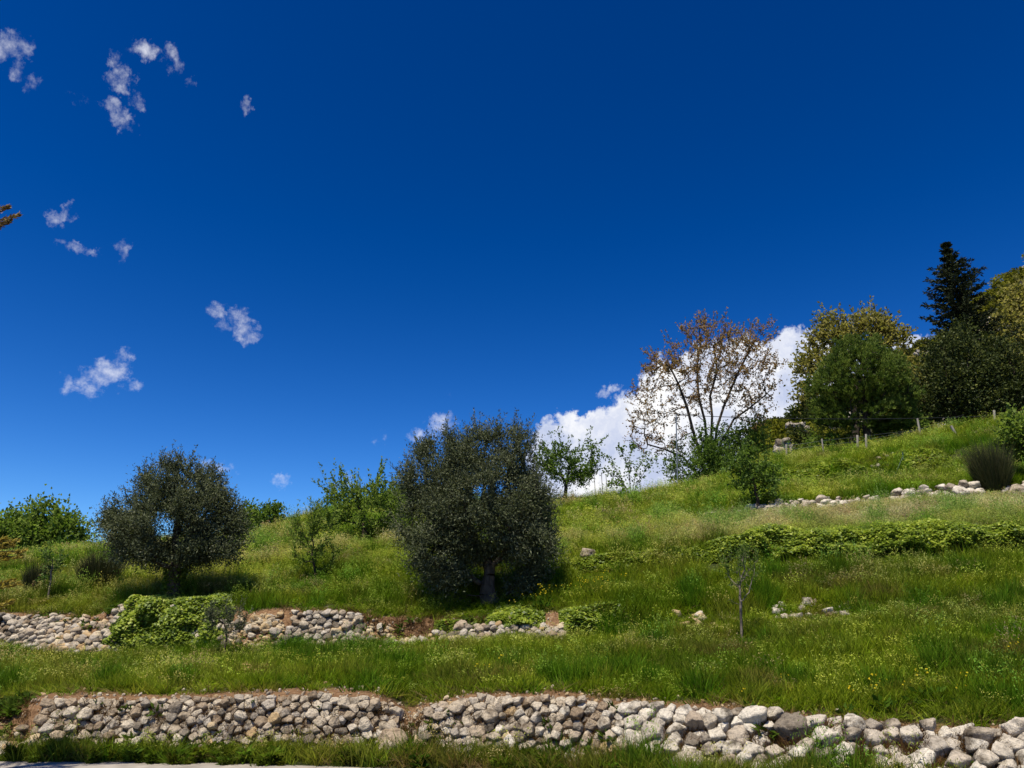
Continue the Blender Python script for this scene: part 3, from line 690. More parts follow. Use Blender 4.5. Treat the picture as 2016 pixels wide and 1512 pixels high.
rubble('rubble_pile', 'orange blocks lying at the foot of the earth bank by the road', [(-10, 52, 11.55, 11.95, 26, .2), (-10, 40, 11.4, 11.6, 10, .22)], pick([('stone_tan', .6), ('stone_warm', .4)]), group='spills of fallen stone')
rubble('rubble_pile', 'pale stones half buried in the meadow below the ivy hedge', [(1525, 1605, 15.9, 16.65, 34, .16), (1585, 1602, 16.5, 16.65, 3, .26), (1625, 1680, 15.8, 16.45, 24, .17), (1700, 1735, 15.9, 16.3, 5, .17)], pick([('stone_white', .7), ('stone_warm', .4)]), group='spills of fallen stone')
rubble('rubble_pile', 'few tan stones in the grass beside the bare sapling', [(1332, 1348, 16.6, 17.1, 5, .26), (1362, 1390, 16.55, 16.9, 8, .2)], pick([('stone_tan', .5), ('stone_warm', .5)]), group='spills of fallen stone')
rubble('rubble_pile', 'stones and grit on the earth ramp through the gap of the lowest wall', [(772, 830, 11.35, 11.8, 24, .12), (748, 770, 11.3, 11.6, 4, .34)], pick([('stone_warm', 1)]), group='spills of fallen stone')
rubble('rubble_pile', 'pale stones showing in the ivy on the upper bank below the fence', [(1590, 1800, 31.2, 32.0, 24, .2), (1720, 1760, 31.2, 31.9, 8, .22)], pick([('stone_warm', .7), ('stone_white', .4)]), group='spills of fallen stone')
for (u, Y, s, lb, mt_) in [(1158, 20.75, .42, 'single white stone on the crest of the ivy at the third terrace', 'stone_white'), (833, 11.25, .34, 'yellow block at the end of the lowest wall beside the gap', 'stone_tan')]:
    p = on_ground(u, Y); o = bpy.data.objects.new('loose_stone', rock_me(3, mt_)); COL.objects.link(o); o.location = (p[0], p[1], p[2] + s * .28)
    o.scale = (s * .6, s * .5, s * .6); o.rotation_euler = (.2, .1, .7); tag(o, lb, 'stone')

# grit and pebbles on the open soil: one uncountable mass
def scatter_stuff(name, P, rot, scl, tint, idx, protos, label, cat):
    col = bpy.data.collections.new(name + '_sources')
    for i, (V, Fc, mat, tn) in enumerate(protos):
        ob = mesh_np('%s_source_%d' % (name, i), V, Fc, mat, tint=tn); COL.objects.unlink(ob); col.objects.link(ob)
    me = bpy.data.meshes.new(name); me.vertices.add(len(P)); me.vertices.foreach_set('co', np.asarray(P, np.float32).ravel())
    for nm, arr, ty, key in (('rot', rot, 'FLOAT_VECTOR', 'vector'), ('scl', scl, 'FLOAT_VECTOR', 'vector'), ('itint', tint, 'FLOAT_VECTOR', 'vector'), ('pick', idx, 'INT', 'value')):
        a = me.attributes.new(nm, ty, 'POINT'); a.data.foreach_set(key, np.asarray(arr, np.int32 if ty == 'INT' else np.float32).ravel())
    o = bpy.data.objects.new(name, me); COL.objects.link(o)
    ng = bpy.data.node_groups.new(name + '_scatter', 'GeometryNodeTree')
    ng.interface.new_socket('Geometry', in_out='INPUT', socket_type='NodeSocketGeometry'); ng.interface.new_socket('Geometry', in_out='OUTPUT', socket_type='NodeSocketGeometry')
    N = lambda t, **k: _node(ng, t, **k)
    gi, go, ip, ci = N('NodeGroupInput'), N('NodeGroupOutput'), N('GeometryNodeInstanceOnPoints'), N('GeometryNodeCollectionInfo')
    ci.inputs['Collection'].default_value = col; ci.inputs['Separate Children'].default_value = True; ci.inputs['Reset Children'].default_value = True
    def na(nm, ty):
        n = N('GeometryNodeInputNamedAttribute'); n.data_type = ty; n.inputs['Name'].default_value = nm; return n.outputs['Attribute']
    L = ng.links.new
    L(gi.outputs[0], ip.inputs['Points']); L(ci.outputs[0], ip.inputs['Instance']); ip.inputs['Pick Instance'].default_value = True
    L(na('pick', 'INT'), ip.inputs['Instance Index']); L(na('rot', 'FLOAT_VECTOR'), ip.inputs['Rotation']); L(na('scl', 'FLOAT_VECTOR'), ip.inputs['Scale'])
    L(ip.outputs[0], go.inputs[0])
    md = o.modifiers.new('scatter', 'NODES'); md.node_group = ng
    return tag(o, label, cat, kind='stuff')


# ------------------------------------------------------------------ leaves, blades, twigs
def rand_unit(n):
    v = rng.normal(size=(n, 3)); return v / np.linalg.norm(v, axis=1)[:, None]


def leaf_quads(P, D, L, Wd, fold=.25):
    """diamond leaves at P pointing along D"""
    n = len(P); D = D / (np.linalg.norm(D, axis=1)[:, None] + 1e-9)
    S = np.cross(D, rand_unit(n)); S /= (np.linalg.norm(S, axis=1)[:, None] + 1e-9); Nn = np.cross(S, D)
    L = np.broadcast_to(L, n)[:, None]; Wd = np.broadcast_to(Wd, n)[:, None]
    a = P; b = P + D * L * .45 + S * Wd * .5 + Nn * Wd * fold; c = P + D * L - Nn * L * .12; d = P + D * L * .45 - S * Wd * .5 + Nn * Wd * fold
    V = np.stack([a, b, c, d], 1).reshape(-1, 3); Fq = np.arange(4 * n).reshape(n, 4)
    return V, Fq


def leaf_faces(P, Nv, L, Wd, jit=.55):
    """leaves at P whose faces look along Nv"""
    n = len(P); Nv = Nv / (np.linalg.norm(Nv, axis=1)[:, None] + 1e-9) + rand_unit(n) * jit; Nv /= np.linalg.norm(Nv, axis=1)[:, None]
    D = np.cross(Nv, rand_unit(n)); D /= (np.linalg.norm(D, axis=1)[:, None] + 1e-9); S = np.cross(Nv, D)
    L = np.broadcast_to(L, n)[:, None]; Wd = np.broadcast_to(Wd, n)[:, None]
    V = np.stack([P - D * L * .5, P + S * Wd * .5 - D * L * .1 + Nv * Wd * .12, P + D * L * .5, P - S * Wd * .5 - D * L * .1 + Nv * Wd * .12], 1).reshape(-1, 3)
    return V, np.arange(4 * n).reshape(n, 4)


def strips(P, D, L, w0, droop=.2, seg=3):
    """long tapering blades: n x seg quads"""
    n = len(P); D = D / np.linalg.norm(D, axis=1)[:, None]
    S = np.cross(D, rand_unit(n)); S /= np.linalg.norm(S, axis=1)[:, None]
    L = np.broadcast_to(L, n)[:, None]; w0 = np.broadcast_to(w0, n)[:, None]; droop = np.broadcast_to(droop, n)[:, None]
    rows = []
    h = D.copy(); h[:, 2] = 0; h /= (np.linalg.norm(h, axis=1)[:, None] + 1e-6)
    for i in range(seg + 1):
        t = i / seg; c = P + D * L * t + h * L * droop * t * t; c[:, 2] -= (L * droop * .7 * t * t)[:, 0]
        w = w0 * (1 - t * .92) * .5
        rows += [c - S * w, c + S * w]
    V = np.stack(rows, 1).reshape(-1, 3); k = 2 * (seg + 1); base = (np.arange(n) * k)[:, None]
    Fq = np.concatenate([base + np.array([2 * i, 2 * i + 1, 2 * i + 3, 2 * i + 2]) for i in range(seg)], 0)
    return V, Fq, k


def tubes(nodes, parent, rad, sides=6):
    """tapered limbs along parent links"""
    n = len(nodes); nodes = np.asarray(nodes); parent = np.asarray(parent)
    dirs = np.zeros((n, 3)); ch = np.where(parent >= 0)[0]
    e = nodes[ch] - nodes[parent[ch]]; e /= (np.linalg.norm(e, axis=1)[:, None] + 1e-9)
    dirs[ch] += e
    big = {}
    for c, ee in zip(ch, e):
        p = parent[c]
        if p not in big or rad[c] > rad[big[p][0]]: big[p] = (c, ee)
    for p, (c, ee) in big.items(): dirs[p] += ee
    dirs /= (np.linalg.norm(dirs, axis=1)[:, None] + 1e-9)
    ref = np.where(np.abs(dirs[:, 2:3]) > .9, np.array([[1., 0, 0]]), np.array([[0, 0, 1.]]))
    a = np.cross(dirs, ref); a /= (np.linalg.norm(a, axis=1)[:, None] + 1e-9); b = np.cross(dirs, a)
    th = np.arange(sides) * 2 * math.pi / sides
    off = (np.cos(th)[None, :, None] * a[:, None] + np.sin(th)[None, :, None] * b[:, None])
    r0 = np.array([rad[p] if big[p][0] == c else rad[c] * 1.15 for c, p in zip(ch, parent[ch])])
    lo = nodes[parent[ch]][:, None] + off[parent[ch]] * r0[:, None, None]
    dsame = (dirs[parent[ch]] * dirs[ch]).sum(1)
    off_lo = np.where((np.array([big[p][0] == c for c, p in zip(ch, parent[ch])]))[:, None, None], off[parent[ch]], off[ch])
    # twist-free: orient both rings by the child frame
    lo = nodes[parent[ch]][:, None] + off[ch] * r0[:, None, None]
    hi = nodes[ch][:, None] + off[ch] * rad[ch][:, None, None]
    m = len(ch); V = np.concatenate([lo, hi], 1).reshape(-1, 3); base = (np.arange(m) * 2 * sides)[:, None]
    Fq = np.concatenate([base + np.array([i, (i + 1) % sides, sides + (i + 1) % sides, sides + i]) for i in range(sides)], 0)
    return V, Fq


def colonize(start, att, step, kill, infl=1e9, maxn=2500, jitter=.18, up=.0):
    """grow limbs from the start nodes towards the attractor points (space colonisation)"""
    nodes = [np.array(s[0], float) for s in start]; par = [s[1] for s in start]
    att = np.array(att); A = np.ones(len(att), bool)
    kids = {}
    for i_, s_ in enumerate(start): kids.setdefault(s_[1], []).append(i_)
    nd = np.full(len(att), 1e9); ni = np.zeros(len(att), int); done = 0
    for it in range(400):
        for k in range(done, len(nodes)):
            d = np.linalg.norm(att - nodes[k], axis=1); m = d < nd; nd[m] = d[m]; ni[m] = k
        done = len(nodes)
        A &= nd > kill
        if not A.any() or len(nodes) > maxn: break
        new = 0
        for k in np.unique(ni[A & (nd < infl)]):
            sel = A & (ni == k); v = att[sel] - nodes[k]; v /= np.linalg.norm(v, axis=1)[:, None]; d = v.mean(0)
            d = d / (np.linalg.norm(d) + 1e-6) + rng.normal(size=3) * jitter + np.array([0, 0, up]); d /= np.linalg.norm(d)
            q = nodes[k] + d * step
            if any(np.linalg.norm(nodes[c] - q) < .4 * step for c in kids.get(int(k), ())): A[sel] = False; continue
            kids.setdefault(int(k), []).append(len(nodes))
            nodes.append(q); par.append(int(k)); new += 1
        if not new: break
    return np.array(nodes), np.array(par)


def pipe_radii(par, tip, trunk_r, expo=2.3):
    n = len(par); acc = np.zeros(n); r = np.zeros(n)
    for i in range(n - 1, -1, -1):
        r[i] = max(acc[i] ** (1 / expo), tip) if acc[i] > 0 else tip
        if par[i] >= 0: acc[par[i]] += r[i] ** expo
    mx = r[0]
    if mx > tip * 1.01:
        k = math.log(trunk_r / tip) / math.log(mx / tip); r = tip * (r / tip) ** k
    return r


def in_blobs(blobs, n, shell=.0):
    """random points in ellipsoids given as (centre, radii)"""
    vol = np.array([np.prod(b[1]) for b in blobs]) ** .85; c = rng.choice(len(blobs), n, p=vol / vol.sum())
    d = rand_unit(n); r = rng.uniform(shell, 1, n) ** (1 / 3.0)
    C = np.array([b[0] for b in blobs])[c]; R = np.array([b[1] for b in blobs])[c]
    return C + d * r[:, None] * R


def px_blobs(Y, lst):
    r = []
    for b in lst:
        u, v, ru, rv = b[:4]; dy = b[4] if len(b) > 4 else 0.0; k = pxm(Y + dy)
        ry = b[5] if len(b) > 5 else (ru * k * .5 + rv * k * .5)
        r.append((pt(u, v, Y + dy), np.array([ru * k, ry, rv * k])))
    return r


LEAVES = 0
def tree(name, label, cat, u, Y, blobs, leaf, n_leaf, L, Wd, bark='bark_dark', trunk_r=.1, n_clump=160, clump=.28, fork=.35, step=.22, shoots=0, shoot_len=.6, group=None,
         trunk_path=None, tip=.006, vol=.75, shell=.25, updir=.25, twig_leaves=.0, lean=None, sides=6, base=None, bare=False, kill=None, leaf_par=True, infl=1e9):
    global LEAVES
    b = np.array(base, float) if base is not None else on_ground(u, Y); b = b - np.array([0, 0, .06])
    bv = H_PX / 2 - math.tan(math.atan((b[2] - CAM[2]) / b[1]) - PITCH) * F_PX; print('BASE %-16s u %5.0f v %5.0f Y %.1f' % (name, u, bv, b[1]))
    B = px_blobs(Y, blobs)
    cl = in_blobs(B, n_clump, shell)
    gz = ground_z(cl[:, 0], cl[:, 1]) + .12; cl[:, 2] = np.maximum(cl[:, 2], gz)
    cen = cl.mean(0)
    th = thing(name, b, label, cat, group)
    # trunk up to the fork, with a slight bend
    if trunk_path is None:
        top = b + (cen - b) * np.array([fork * .6, fork * .6, fork]); k = max(3, int(np.linalg.norm(top - b) / step))
        side = rng.normal(size=3) * np.array([.06, .06, 0]) * np.linalg.norm(top - b)
        start = []
        for i in range(k + 1):
            t = i / k; start.append((b + (top - b) * t + side * math.sin(t * math.pi), i - 1))
    else:
        start = []
        for path in trunk_path:               # list of lists of points, each starts from the base
            prev = -1; first = 0 if not start else None
            for j, p in enumerate(path):
                if j == 0 and start: prev = 0; continue
                start.append((np.array(p, float), prev)); prev = len(start) - 1
    nodes, par = colonize(start, cl, step, kill or step * .75, infl)
    if len(nodes) == len(start): pass
    r = pipe_radii(par, tip, trunk_r)
    V, Fq = tubes(nodes, par, r, sides)
    flare = np.clip(1 - (V[:, 2] - b[2]) / (trunk_r * 3.5), 0, 1) ** 2 * .5
    V[:, :2] = b[:2] + (V[:, :2] - b[:2]) * (1 + flare[:, None] * (np.linalg.norm(V[:, :2] - b[:2], axis=1) < trunk_r * 2.5)[:, None])
    TV, TF = V, Fq
    PV = []; PF = []; PT = []; off = 0
    if n_leaf:
        nv = int(n_leaf * vol); ci = rng.integers(0, len(cl), nv)
        P = cl[ci] + rng.normal(size=(nv, 3)) * clump * np.array([1, 1, .8])
        D = rand_unit(nv) + (P - cen) / (np.linalg.norm(P - cen, axis=1)[:, None] + 1e-6) * .6 + np.array([0, 0, updir])
        ct = rng.uniform(0, 1, len(cl))
        T = np.clip(.5 + (ct[ci] - .5) * .5 + rng.normal(size=nv) * .22, 0, 1)
        nt_ = n_leaf - nv
        if nt_ > 0:
            thin = np.where(r < max(tip * 2.2, np.percentile(r, 55)))[0]; thin = thin[par[thin] >= 0]
            k = rng.choice(thin, nt_); f = rng.uniform(0, 1, nt_)[:, None]
            Pt = nodes[par[k]] * (1 - f) + nodes[k] * f + rng.normal(size=(nt_, 3)) * L * .35
            Dt = nodes[k] - nodes[par[k]]; Dt = Dt / (np.linalg.norm(Dt, axis=1)[:, None] + 1e-6) + rand_unit(nt_) * .9 + np.array([0, 0, updir])
            P = np.concatenate([P, Pt]); D = np.concatenate([D, Dt]); T = np.concatenate([T, np.clip(.55 + rng.normal(size=nt_) * .25, 0, 1)])
        Z = ground_z(P[:, 0], P[:, 1]) + .03; ok = P[:, 2] > Z; P, D, T = P[ok], D[ok], T[ok]
        Ls = L * rng.uniform(.65, 1.25, len(P)); v, f = leaf_quads(P, D, Ls, Ls * (Wd / L))
        PV.append(v); PF.append(f + off); PT.append(np.repeat(T, 4)); off += len(v)
    if shoots:
        # shoots from the outer crown: thin stems with leaves along them
        e = ((cl - cen) / (np.abs(cl - cen).max(0) + 1e-6)); sc = e[:, 2] * 1.0 + np.linalg.norm(e, axis=1) * .7 + rng.uniform(0, .6, len(cl))
        src = cl[np.argsort(-sc)[:max(6, len(cl) // 2)]]; si = rng.integers(0, len(src), shoots); S0 = src[si]
        o_ = (S0 - cen); o_[:, 2] = np.maximum(o_[:, 2], 0); o_ /= (np.linalg.norm(o_, axis=1)[:, None] + 1e-6)
        Sd = o_ * .5 + np.array([0, 0, .8]) + rng.normal(size=(shoots, 3)) * .28; Sd /= np.linalg.norm(Sd, axis=1)[:, None]
        SL = shoot_len * rng.uniform(.5, 1.3, shoots)
        v, f, k = strips(S0, Sd, SL, np.full(shoots, tip * 2.2), .08, 3)
        TF = np.concatenate([TF, f + len(TV)]); TV = np.concatenate([TV, v])
        if n_leaf:
            m = max(6, int(shoot_len / L * 3.2)); t = rng.uniform(.1, 1.0, (shoots, m))
            P = (S0[:, None] + Sd[:, None] * (SL[:, None] * t)[..., None]).reshape(-1, 3) + rng.normal(size=(shoots * m, 3)) * L * .12
            D = np.repeat(Sd, m, 0) * .8 + rand_unit(shoots * m) * .75
            Ls = L * rng.uniform(.6, 1.1, len(P)); v, f = leaf_quads(P, D, Ls, Ls * (Wd / L))
            PV.append(v); PF.append(f + off); PT.append(np.repeat(np.clip(.6 + rng.normal(size=len(P)) * .22, 0, 1), 4)); off += len(v)
    mesh_np('trunk', TV - b, TF, M[bark], th, smooth=True)
    if PV:
        cr = mesh_np('crown', np.concatenate(PV) - b, np.concatenate(PF), M[leaf], th, tint=np.concatenate(PT)); LEAVES += off // 4
    return th


def upix(Y, *uv):
    return [pt(u, v, Y) for u, v in uv]


# two olives on the second terrace
tree('olive_tree', 'smaller round olive tree on a short ivy-wrapped forked trunk above the bright ivy', 'tree', 338, 19.6,
     [(345, 1040, 128, 82), (345, 960, 78, 55), (250, 1050, 56, 58), (432, 1055, 56, 62), (335, 1068, 104, 38), (240, 1010, 32, 32), (390, 985, 55, 55)],
     'leaf_olive', 80000, .08, .024, 'bark_olive', .15, 330, .15, .3, .2, shoots=420, shoot_len=.45, group='olive trees', vol=.7,
     trunk_path=None)
tree('olive_tree', 'big dense olive tree drooping to the ground on the second terrace', 'tree', 968, 18.9,
     [(955, 1000, 128, 105), (960, 900, 92, 50), (880, 890, 60, 42), (870, 1050, 85, 100), (1035, 1040, 64, 105), (960, 1050, 105, 55), (875, 1085, 70, 72), (1045, 1085, 50, 72), (860, 960, 70, 60), (1010, 880, 40, 40), (1035, 1125, 45, 45), (885, 1135, 42, 40)],
     'leaf_olive', 135000, .08, .024, 'bark_olive', .19, 480, .155, .3, .2, shoots=700, shoot_len=.52, group='olive trees', vol=.7)
# fruit trees and saplings on the meadow
tree('almond_sapling', 'slender vase-shaped sapling with narrow green leaves in the meadow beside the fruit tree', 'tree', 620, 21.2,
     [(598, 1075, 34, 40), (632, 1065, 34, 48), (585, 1110, 20, 26), (640, 1100, 22, 28), (612, 1045, 22, 26)],
     'leaf_bright', 1500, .10, .034, 'bark_dark', .035, 60, .08, .42, .12, shoots=70, shoot_len=.6, tip=.006, vol=.2, updir=.6)
tree('fruit_tree', 'spreading green fruit tree with a dark crooked trunk below the crest of the meadow', 'tree', 720, 26.5,
     [(715, 1005, 62, 42), (680, 985, 34, 30), (750, 1005, 44, 44), (685, 1035, 46, 18), (730, 970, 40, 24), (762, 1030, 26, 16), (668, 1010, 28, 26)],
     'leaf_bright', 4200, .11, .065, 'bark_dark', .12, 90, .13, .4, .22, shoots=70, shoot_len=1.0, vol=.7)
tree('fruit_tree', 'small thin-leaved fruit tree standing alone on the skyline past the smaller olive', 'tree', 524, 36.0,
     [(528, 1018, 26, 16), (515, 1022, 20, 14), (545, 1024, 18, 9), (530, 1004, 14, 10)], 'leaf_fruit', 1500, .16, .09, 'bark_dark', .07, 46, .2, .45, .25, shoots=12, shoot_len=.5)
tree('bush', 'pale green bush peeping out behind the crown of the smaller olive', 'bush', 488, 33.0, [(488, 1018, 14, 22), (480, 1040, 14, 16)], 'leaf_bright', 1200, .16, .09, 'bark_dark', .05, 30, .2)
tree('bush', 'yellow-green bushes on the crest behind the fruit tree', 'bush', 790, 34.0, [(800, 985, 34, 20), (770, 980, 22, 16), (830, 995, 26, 22), (735, 985, 26, 18)], 'leaf_bright', 4200, .16, .1, 'bark_dark', .06, 70, .25)
tree('plum_tree', 'small plum tree with an open crown behind the big olive', 'tree', 1113, 34.0,
     [(1110, 925, 42, 30), (1095, 890, 26, 26), (1150, 915, 26, 24), (1170, 890, 16, 18), (1080, 910, 26, 22), (1135, 940, 28, 20), (1100, 868, 12, 22)], 'leaf_fruit', 4600, .12, .07, 'bark_dark', .09, 110, .16, .4, .25, shoots=34, shoot_len=.8, vol=.7)
tree('broadleaf_tree', 'fresh green tree behind the crest of the meadow beside the distant hills', 'tree', 95, 42.0,
     [(110, 1045, 48, 38), (85, 1010, 24, 26), (145, 1045, 24, 28), (70, 1050, 36, 32), (120, 1070, 50, 20)], 'leaf_bright', 6500, .2, .13, 'bark_dark', .14, 120, .34, .4, .35, shoots=20, shoot_len=1.0, group='trees beyond the meadow')
tree('broadleaf_tree', 'rounded green tree behind the golden conifer sprays', 'tree', 25, 43.0,
     [(25, 1045, 42, 34), (0, 1050, 40, 30), (50, 1060, 34, 30)], 'leaf_bright', 5200, .2, .13, 'bark_dark', .14, 100, .34, .4, .35, shoots=14, shoot_len=.9, group='trees beyond the meadow')
tree('apple_sapling', 'thin leafy sapling beside the round broom bush', 'tree', 95, 20.2,
     [(100, 1105, 20, 18), (85, 1130, 12, 14), (112, 1115, 14, 16)], 'leaf_almond', 420, .07, .04, 'bark_grey', .022, 26, .07, .5, .1, shoots=14, shoot_len=.3, tip=.004, vol=.3)
tree('olive_sapling', 'thin olive sapling with a slim stem in front of the yellow rubble', 'tree', 444, 16.9,
     [(445, 1225, 36, 30), (425, 1215, 22, 18), (470, 1215, 20, 18)], 'leaf_olive', 1500, .06, .018, 'bark_dark', .022, 60, .08, .5, .1, shoots=30, shoot_len=.3, tip=.0035, vol=.3)
tree('bare_sapling', 'nearly bare forked sapling in the meadow below the ivy hedge', 'tree', 1461, 15.0,
     [(1450, 1125, 28, 38), (1472, 1118, 20, 34), (1440, 1188, 14, 8), (1468, 1165, 16, 18)], 'leaf_fruit', 420, .045, .022, 'bark_grey', .026, 150, .06, .5, .06, shoots=60, shoot_len=.26, tip=.0028, vol=.0, kill=.05)
tree('cherry_tree', 'young cherry tree with glossy drooping leaves at the end of the white stone row', 'tree', 1494, 25.9,
     [(1468, 925, 34, 38), (1500, 945, 30, 40), (1515, 930, 18, 26), (1478, 900, 14, 26), (1450, 925, 20, 18), (1512, 948, 16, 16)], 'leaf_fruit', 2600, .12, .07, 'bark_dark', .06, 80, .12, .25, .16, shoots=26, shoot_len=.5, updir=-.3, vol=.6)
tree('cherry_tree', 'bright-leaved cherry tree beside the broom bush above the white stones', 'tree', 2035, 25.2,
     [(2015, 855, 40, 40), (1990, 875, 26, 26), (2040, 860, 50, 50), (2005, 835, 26, 22)], 'leaf_bright', 3600, .15, .085, 'bark_dark', .08, 90, .17, .35, .2, shoots=24, shoot_len=.5, updir=-.2)
# bronze-leaved tree on the crest: two leaning stem groups
b0 = on_ground(1400, 36.5)
pth = [[b0] + upix(36.5, (1398, 900), (1400, 860), (1402, 820), (1398, 780), (1412, 730), (1405, 680)),
       [b0] + upix(36.3, (1380, 900), (1365, 850), (1352, 800), (1335, 755), (1318, 720)),
       [b0] + upix(36.9, (1405, 890), (1412, 840), (1425, 800), (1448, 745), (1470, 700)),
       [b0] + upix(36.7, (1392, 880), (1388, 830), (1375, 780), (1372, 720), (1380, 670)),
       [b0] + upix(36.2, (1345, 900), (1310, 885), (1275, 875)),
       [b0] + upix(36.6, (1420, 870), (1445, 825), (1480, 800), (1510, 775))]
tree('walnut_tree', 'tall open tree with bare dark limbs and bronze young leaves on the crest', 'tree', 1400, 36.5,
     [(1395, 720, 105, 90), (1330, 770, 75, 80), (1455, 730, 70, 80), (1400, 655, 60, 36), (1490, 670, 40, 34), (1270, 850, 45, 50), (1480, 800, 50, 50), (1300, 720, 40, 40), (1385, 630, 16, 20), (1320, 860, 60, 40), (1262, 790, 30, 50), (1285, 720, 28, 40), (1250, 850, 24, 30), (1515, 650, 22, 22), (1520, 740, 26, 50)],
     'leaf_brown', 10000, .115, .065, 'bark_dark', .13, 1100, .13, .5, .22, shoots=420, shoot_len=.5, tip=.009, vol=.25, shell=.1, trunk_path=pth, base=b0, updir=-.1)
tree('bush', 'dark green thicket wrapped round the foot of the bronze-leaved tree', 'bush', 1385, 35.8,
     [(1375, 905, 55, 52), (1350, 930, 40, 34), (1400, 875, 34, 34), (1410, 925, 40, 38), (1335, 915, 26, 22)], 'leaf_fruit', 9000, .13, .07, 'bark_dark', .08, 150, .24, .2, .3, shoots=40, shoot_len=.6)
tree('bush', 'lighter green bush beside the thicket under the bronze-leaved tree', 'bush', 1470, 37.5,
     [(1470, 875, 40, 40), (1490, 850, 24, 30), (1450, 895, 30, 26)], 'leaf_bright', 4200, .14, .08, 'bark_dark', .07, 90, .24, .2, .3, shoots=30, shoot_len=.7)
# right-hand trees
tree('oak_tree', 'airy yellow-green oak rising behind the round pine', 'tree', 1690, 50.0,
     [(1640, 690, 50, 55), (1700, 670, 60, 50), (1640, 640, 28, 26), (1715, 640, 42, 26), (1600, 740, 40, 50), (1585, 790, 26, 30), (1750, 690, 36, 50), (1770, 760, 40, 60), (1720, 630, 22, 16)],
     'leaf_yellow', 10500, .26, .15, 'bark_dark', .28, 330, .34, .4, .45, shoots=90, shoot_len=1.1, tip=.018, vol=.75)
tree('evergreen_oak', 'dark evergreen tree under the tall fir', 'tree', 1880, 42.0,
     [(1880, 720, 70, 70), (1850, 770, 62, 62), (1900, 780, 70, 50), (1870, 670, 40, 34)], 'leaf_dark', 15000, .17, .1, 'bark_dark', .25, 220, .36, .35, .4, shoots=60, shoot_len=.8, group='dark evergreen trees')
tree('evergreen_oak', 'dark evergreen tree above the upper bank beside the yellow-green scrub', 'tree', 1975, 42.5,
     [(1975, 730, 62, 72), (2010, 760, 60, 70), (1950, 790, 60, 45), (2030, 800, 60, 40)], 'leaf_dark', 15000, .17, .1, 'bark_dark', .25, 220, .36, .35, .4, shoots=60, shoot_len=.8, group='dark evergreen trees')
tree('bush', 'dull green bush between the round pine and the dark evergreens', 'bush', 1800, 44.0,
     [(1800, 790, 36, 46), (1790, 750, 24, 36), (1815, 825, 34, 26)], 'leaf_yellow', 4200, .18, .1, 'bark_dark', .09, 90, .32, shoots=30, shoot_len=.8)
tree('broadleaf_tree', 'yellow-green tree on the mountainside beyond the dark evergreens', 'tree', 2000, 62.0,
     [(2000, 650, 46, 56), (2030, 610, 46, 60), (1985, 700, 40, 40)], 'leaf_yellow', 6500, .34, .22, 'bark_dark', .25, 160, .55, .35, .6, shoots=40, shoot_len=1.2, base=pt(2005, 740, 62), tip=.02)
for i, (u, Y, bl, lf, lb) in enumerate([
        (1735, 41.5, [(1735, 848, 26, 22), (1755, 850, 22, 16)], 'leaf_bright', 'sunlit green shrub behind the fence under the round pine'),
        (1790, 41.0, [(1790, 838, 34, 18), (1765, 845, 26, 18)], 'leaf_bright', 'yellowish low shrub by the leaning wooden stakes'),
        (1640, 41.0, [(1640, 872, 34, 18), (1610, 872, 24, 18), (1665, 868, 26, 18)], 'leaf_bright', 'low yellow-green shrub behind the slanting fence post'),
        (1575, 44.0, [(1578, 868, 20, 26), (1590, 880, 22, 16)], 'leaf_dark', 'small dark bush on the rocks behind the pair of short posts')]):
    tree('shrub', lb, 'shrub', u, Y, bl, lf, 1700, .15, .09, 'bark_dark', .05, 46, .24, .15, .3, shoots=12, shoot_len=.5, group='shrubs behind the fence')


# round pine with needle tufts
def pine():
    Y = 40.0; b = on_ground(1712, Y) - np.array([0, 0, .1]); th = thing('pine_tree', b, 'round dark green pine on a single trunk behind the fence posts', 'tree')
    B = px_blobs(Y, [(1695, 745, 88, 72), (1640, 770, 48, 60), (1745, 780, 58, 62), (1690, 700, 58, 36), (1700, 815, 90, 34), (1780, 800, 26, 36), (1630, 820, 36, 24)])
    cl = in_blobs(B, 850, .12); cen = cl.mean(0)
    top = b + (cen - b) * np.array([.5, .5, .62]); start = [(b + (top - b) * t, i - 1) for i, t in enumerate(np.linspace(0, 1, 9))]
    nodes, par = colonize(start, cl, .35, .3); r = pipe_radii(par, .012, .19); V, Fq = tubes(nodes, par, r, 6)
    mesh_np('trunk', V - b, Fq, M['bark_dark'], th, smooth=True)
    n = 7000; ci = rng.integers(0, len(cl), n); P = cl[ci] + rng.normal(size=(n, 3)) * .14
    ax = (P - cen); ax /= np.linalg.norm(ax, axis=1)[:, None]; ax = ax * .55 + np.array([0, 0, .75]) + rng.normal(size=(n, 3)) * .2; ax /= np.linalg.norm(ax, axis=1)[:, None]
    m = 12; D = np.repeat(ax, m, 0) * .9 + rand_unit(n * m) * .62; PP = np.repeat(P, m, 0) + np.repeat(ax, m, 0) * rng.uniform(0, .14, n * m)[:, None]
    v, f = leaf_quads(PP, D, rng.uniform(.14, .24, n * m), .03, .1)
    ct = rng.uniform(0, 1, len(cl))[ci]
    t = np.clip(np.repeat(.45 + (ct - .5) * .5, m) + rng.normal(size=n * m) * .14, 0, 1)
    mesh_np('crown', v - b, f, M['leaf_pine'], th, tint=np.repeat(t, 4))


pine()


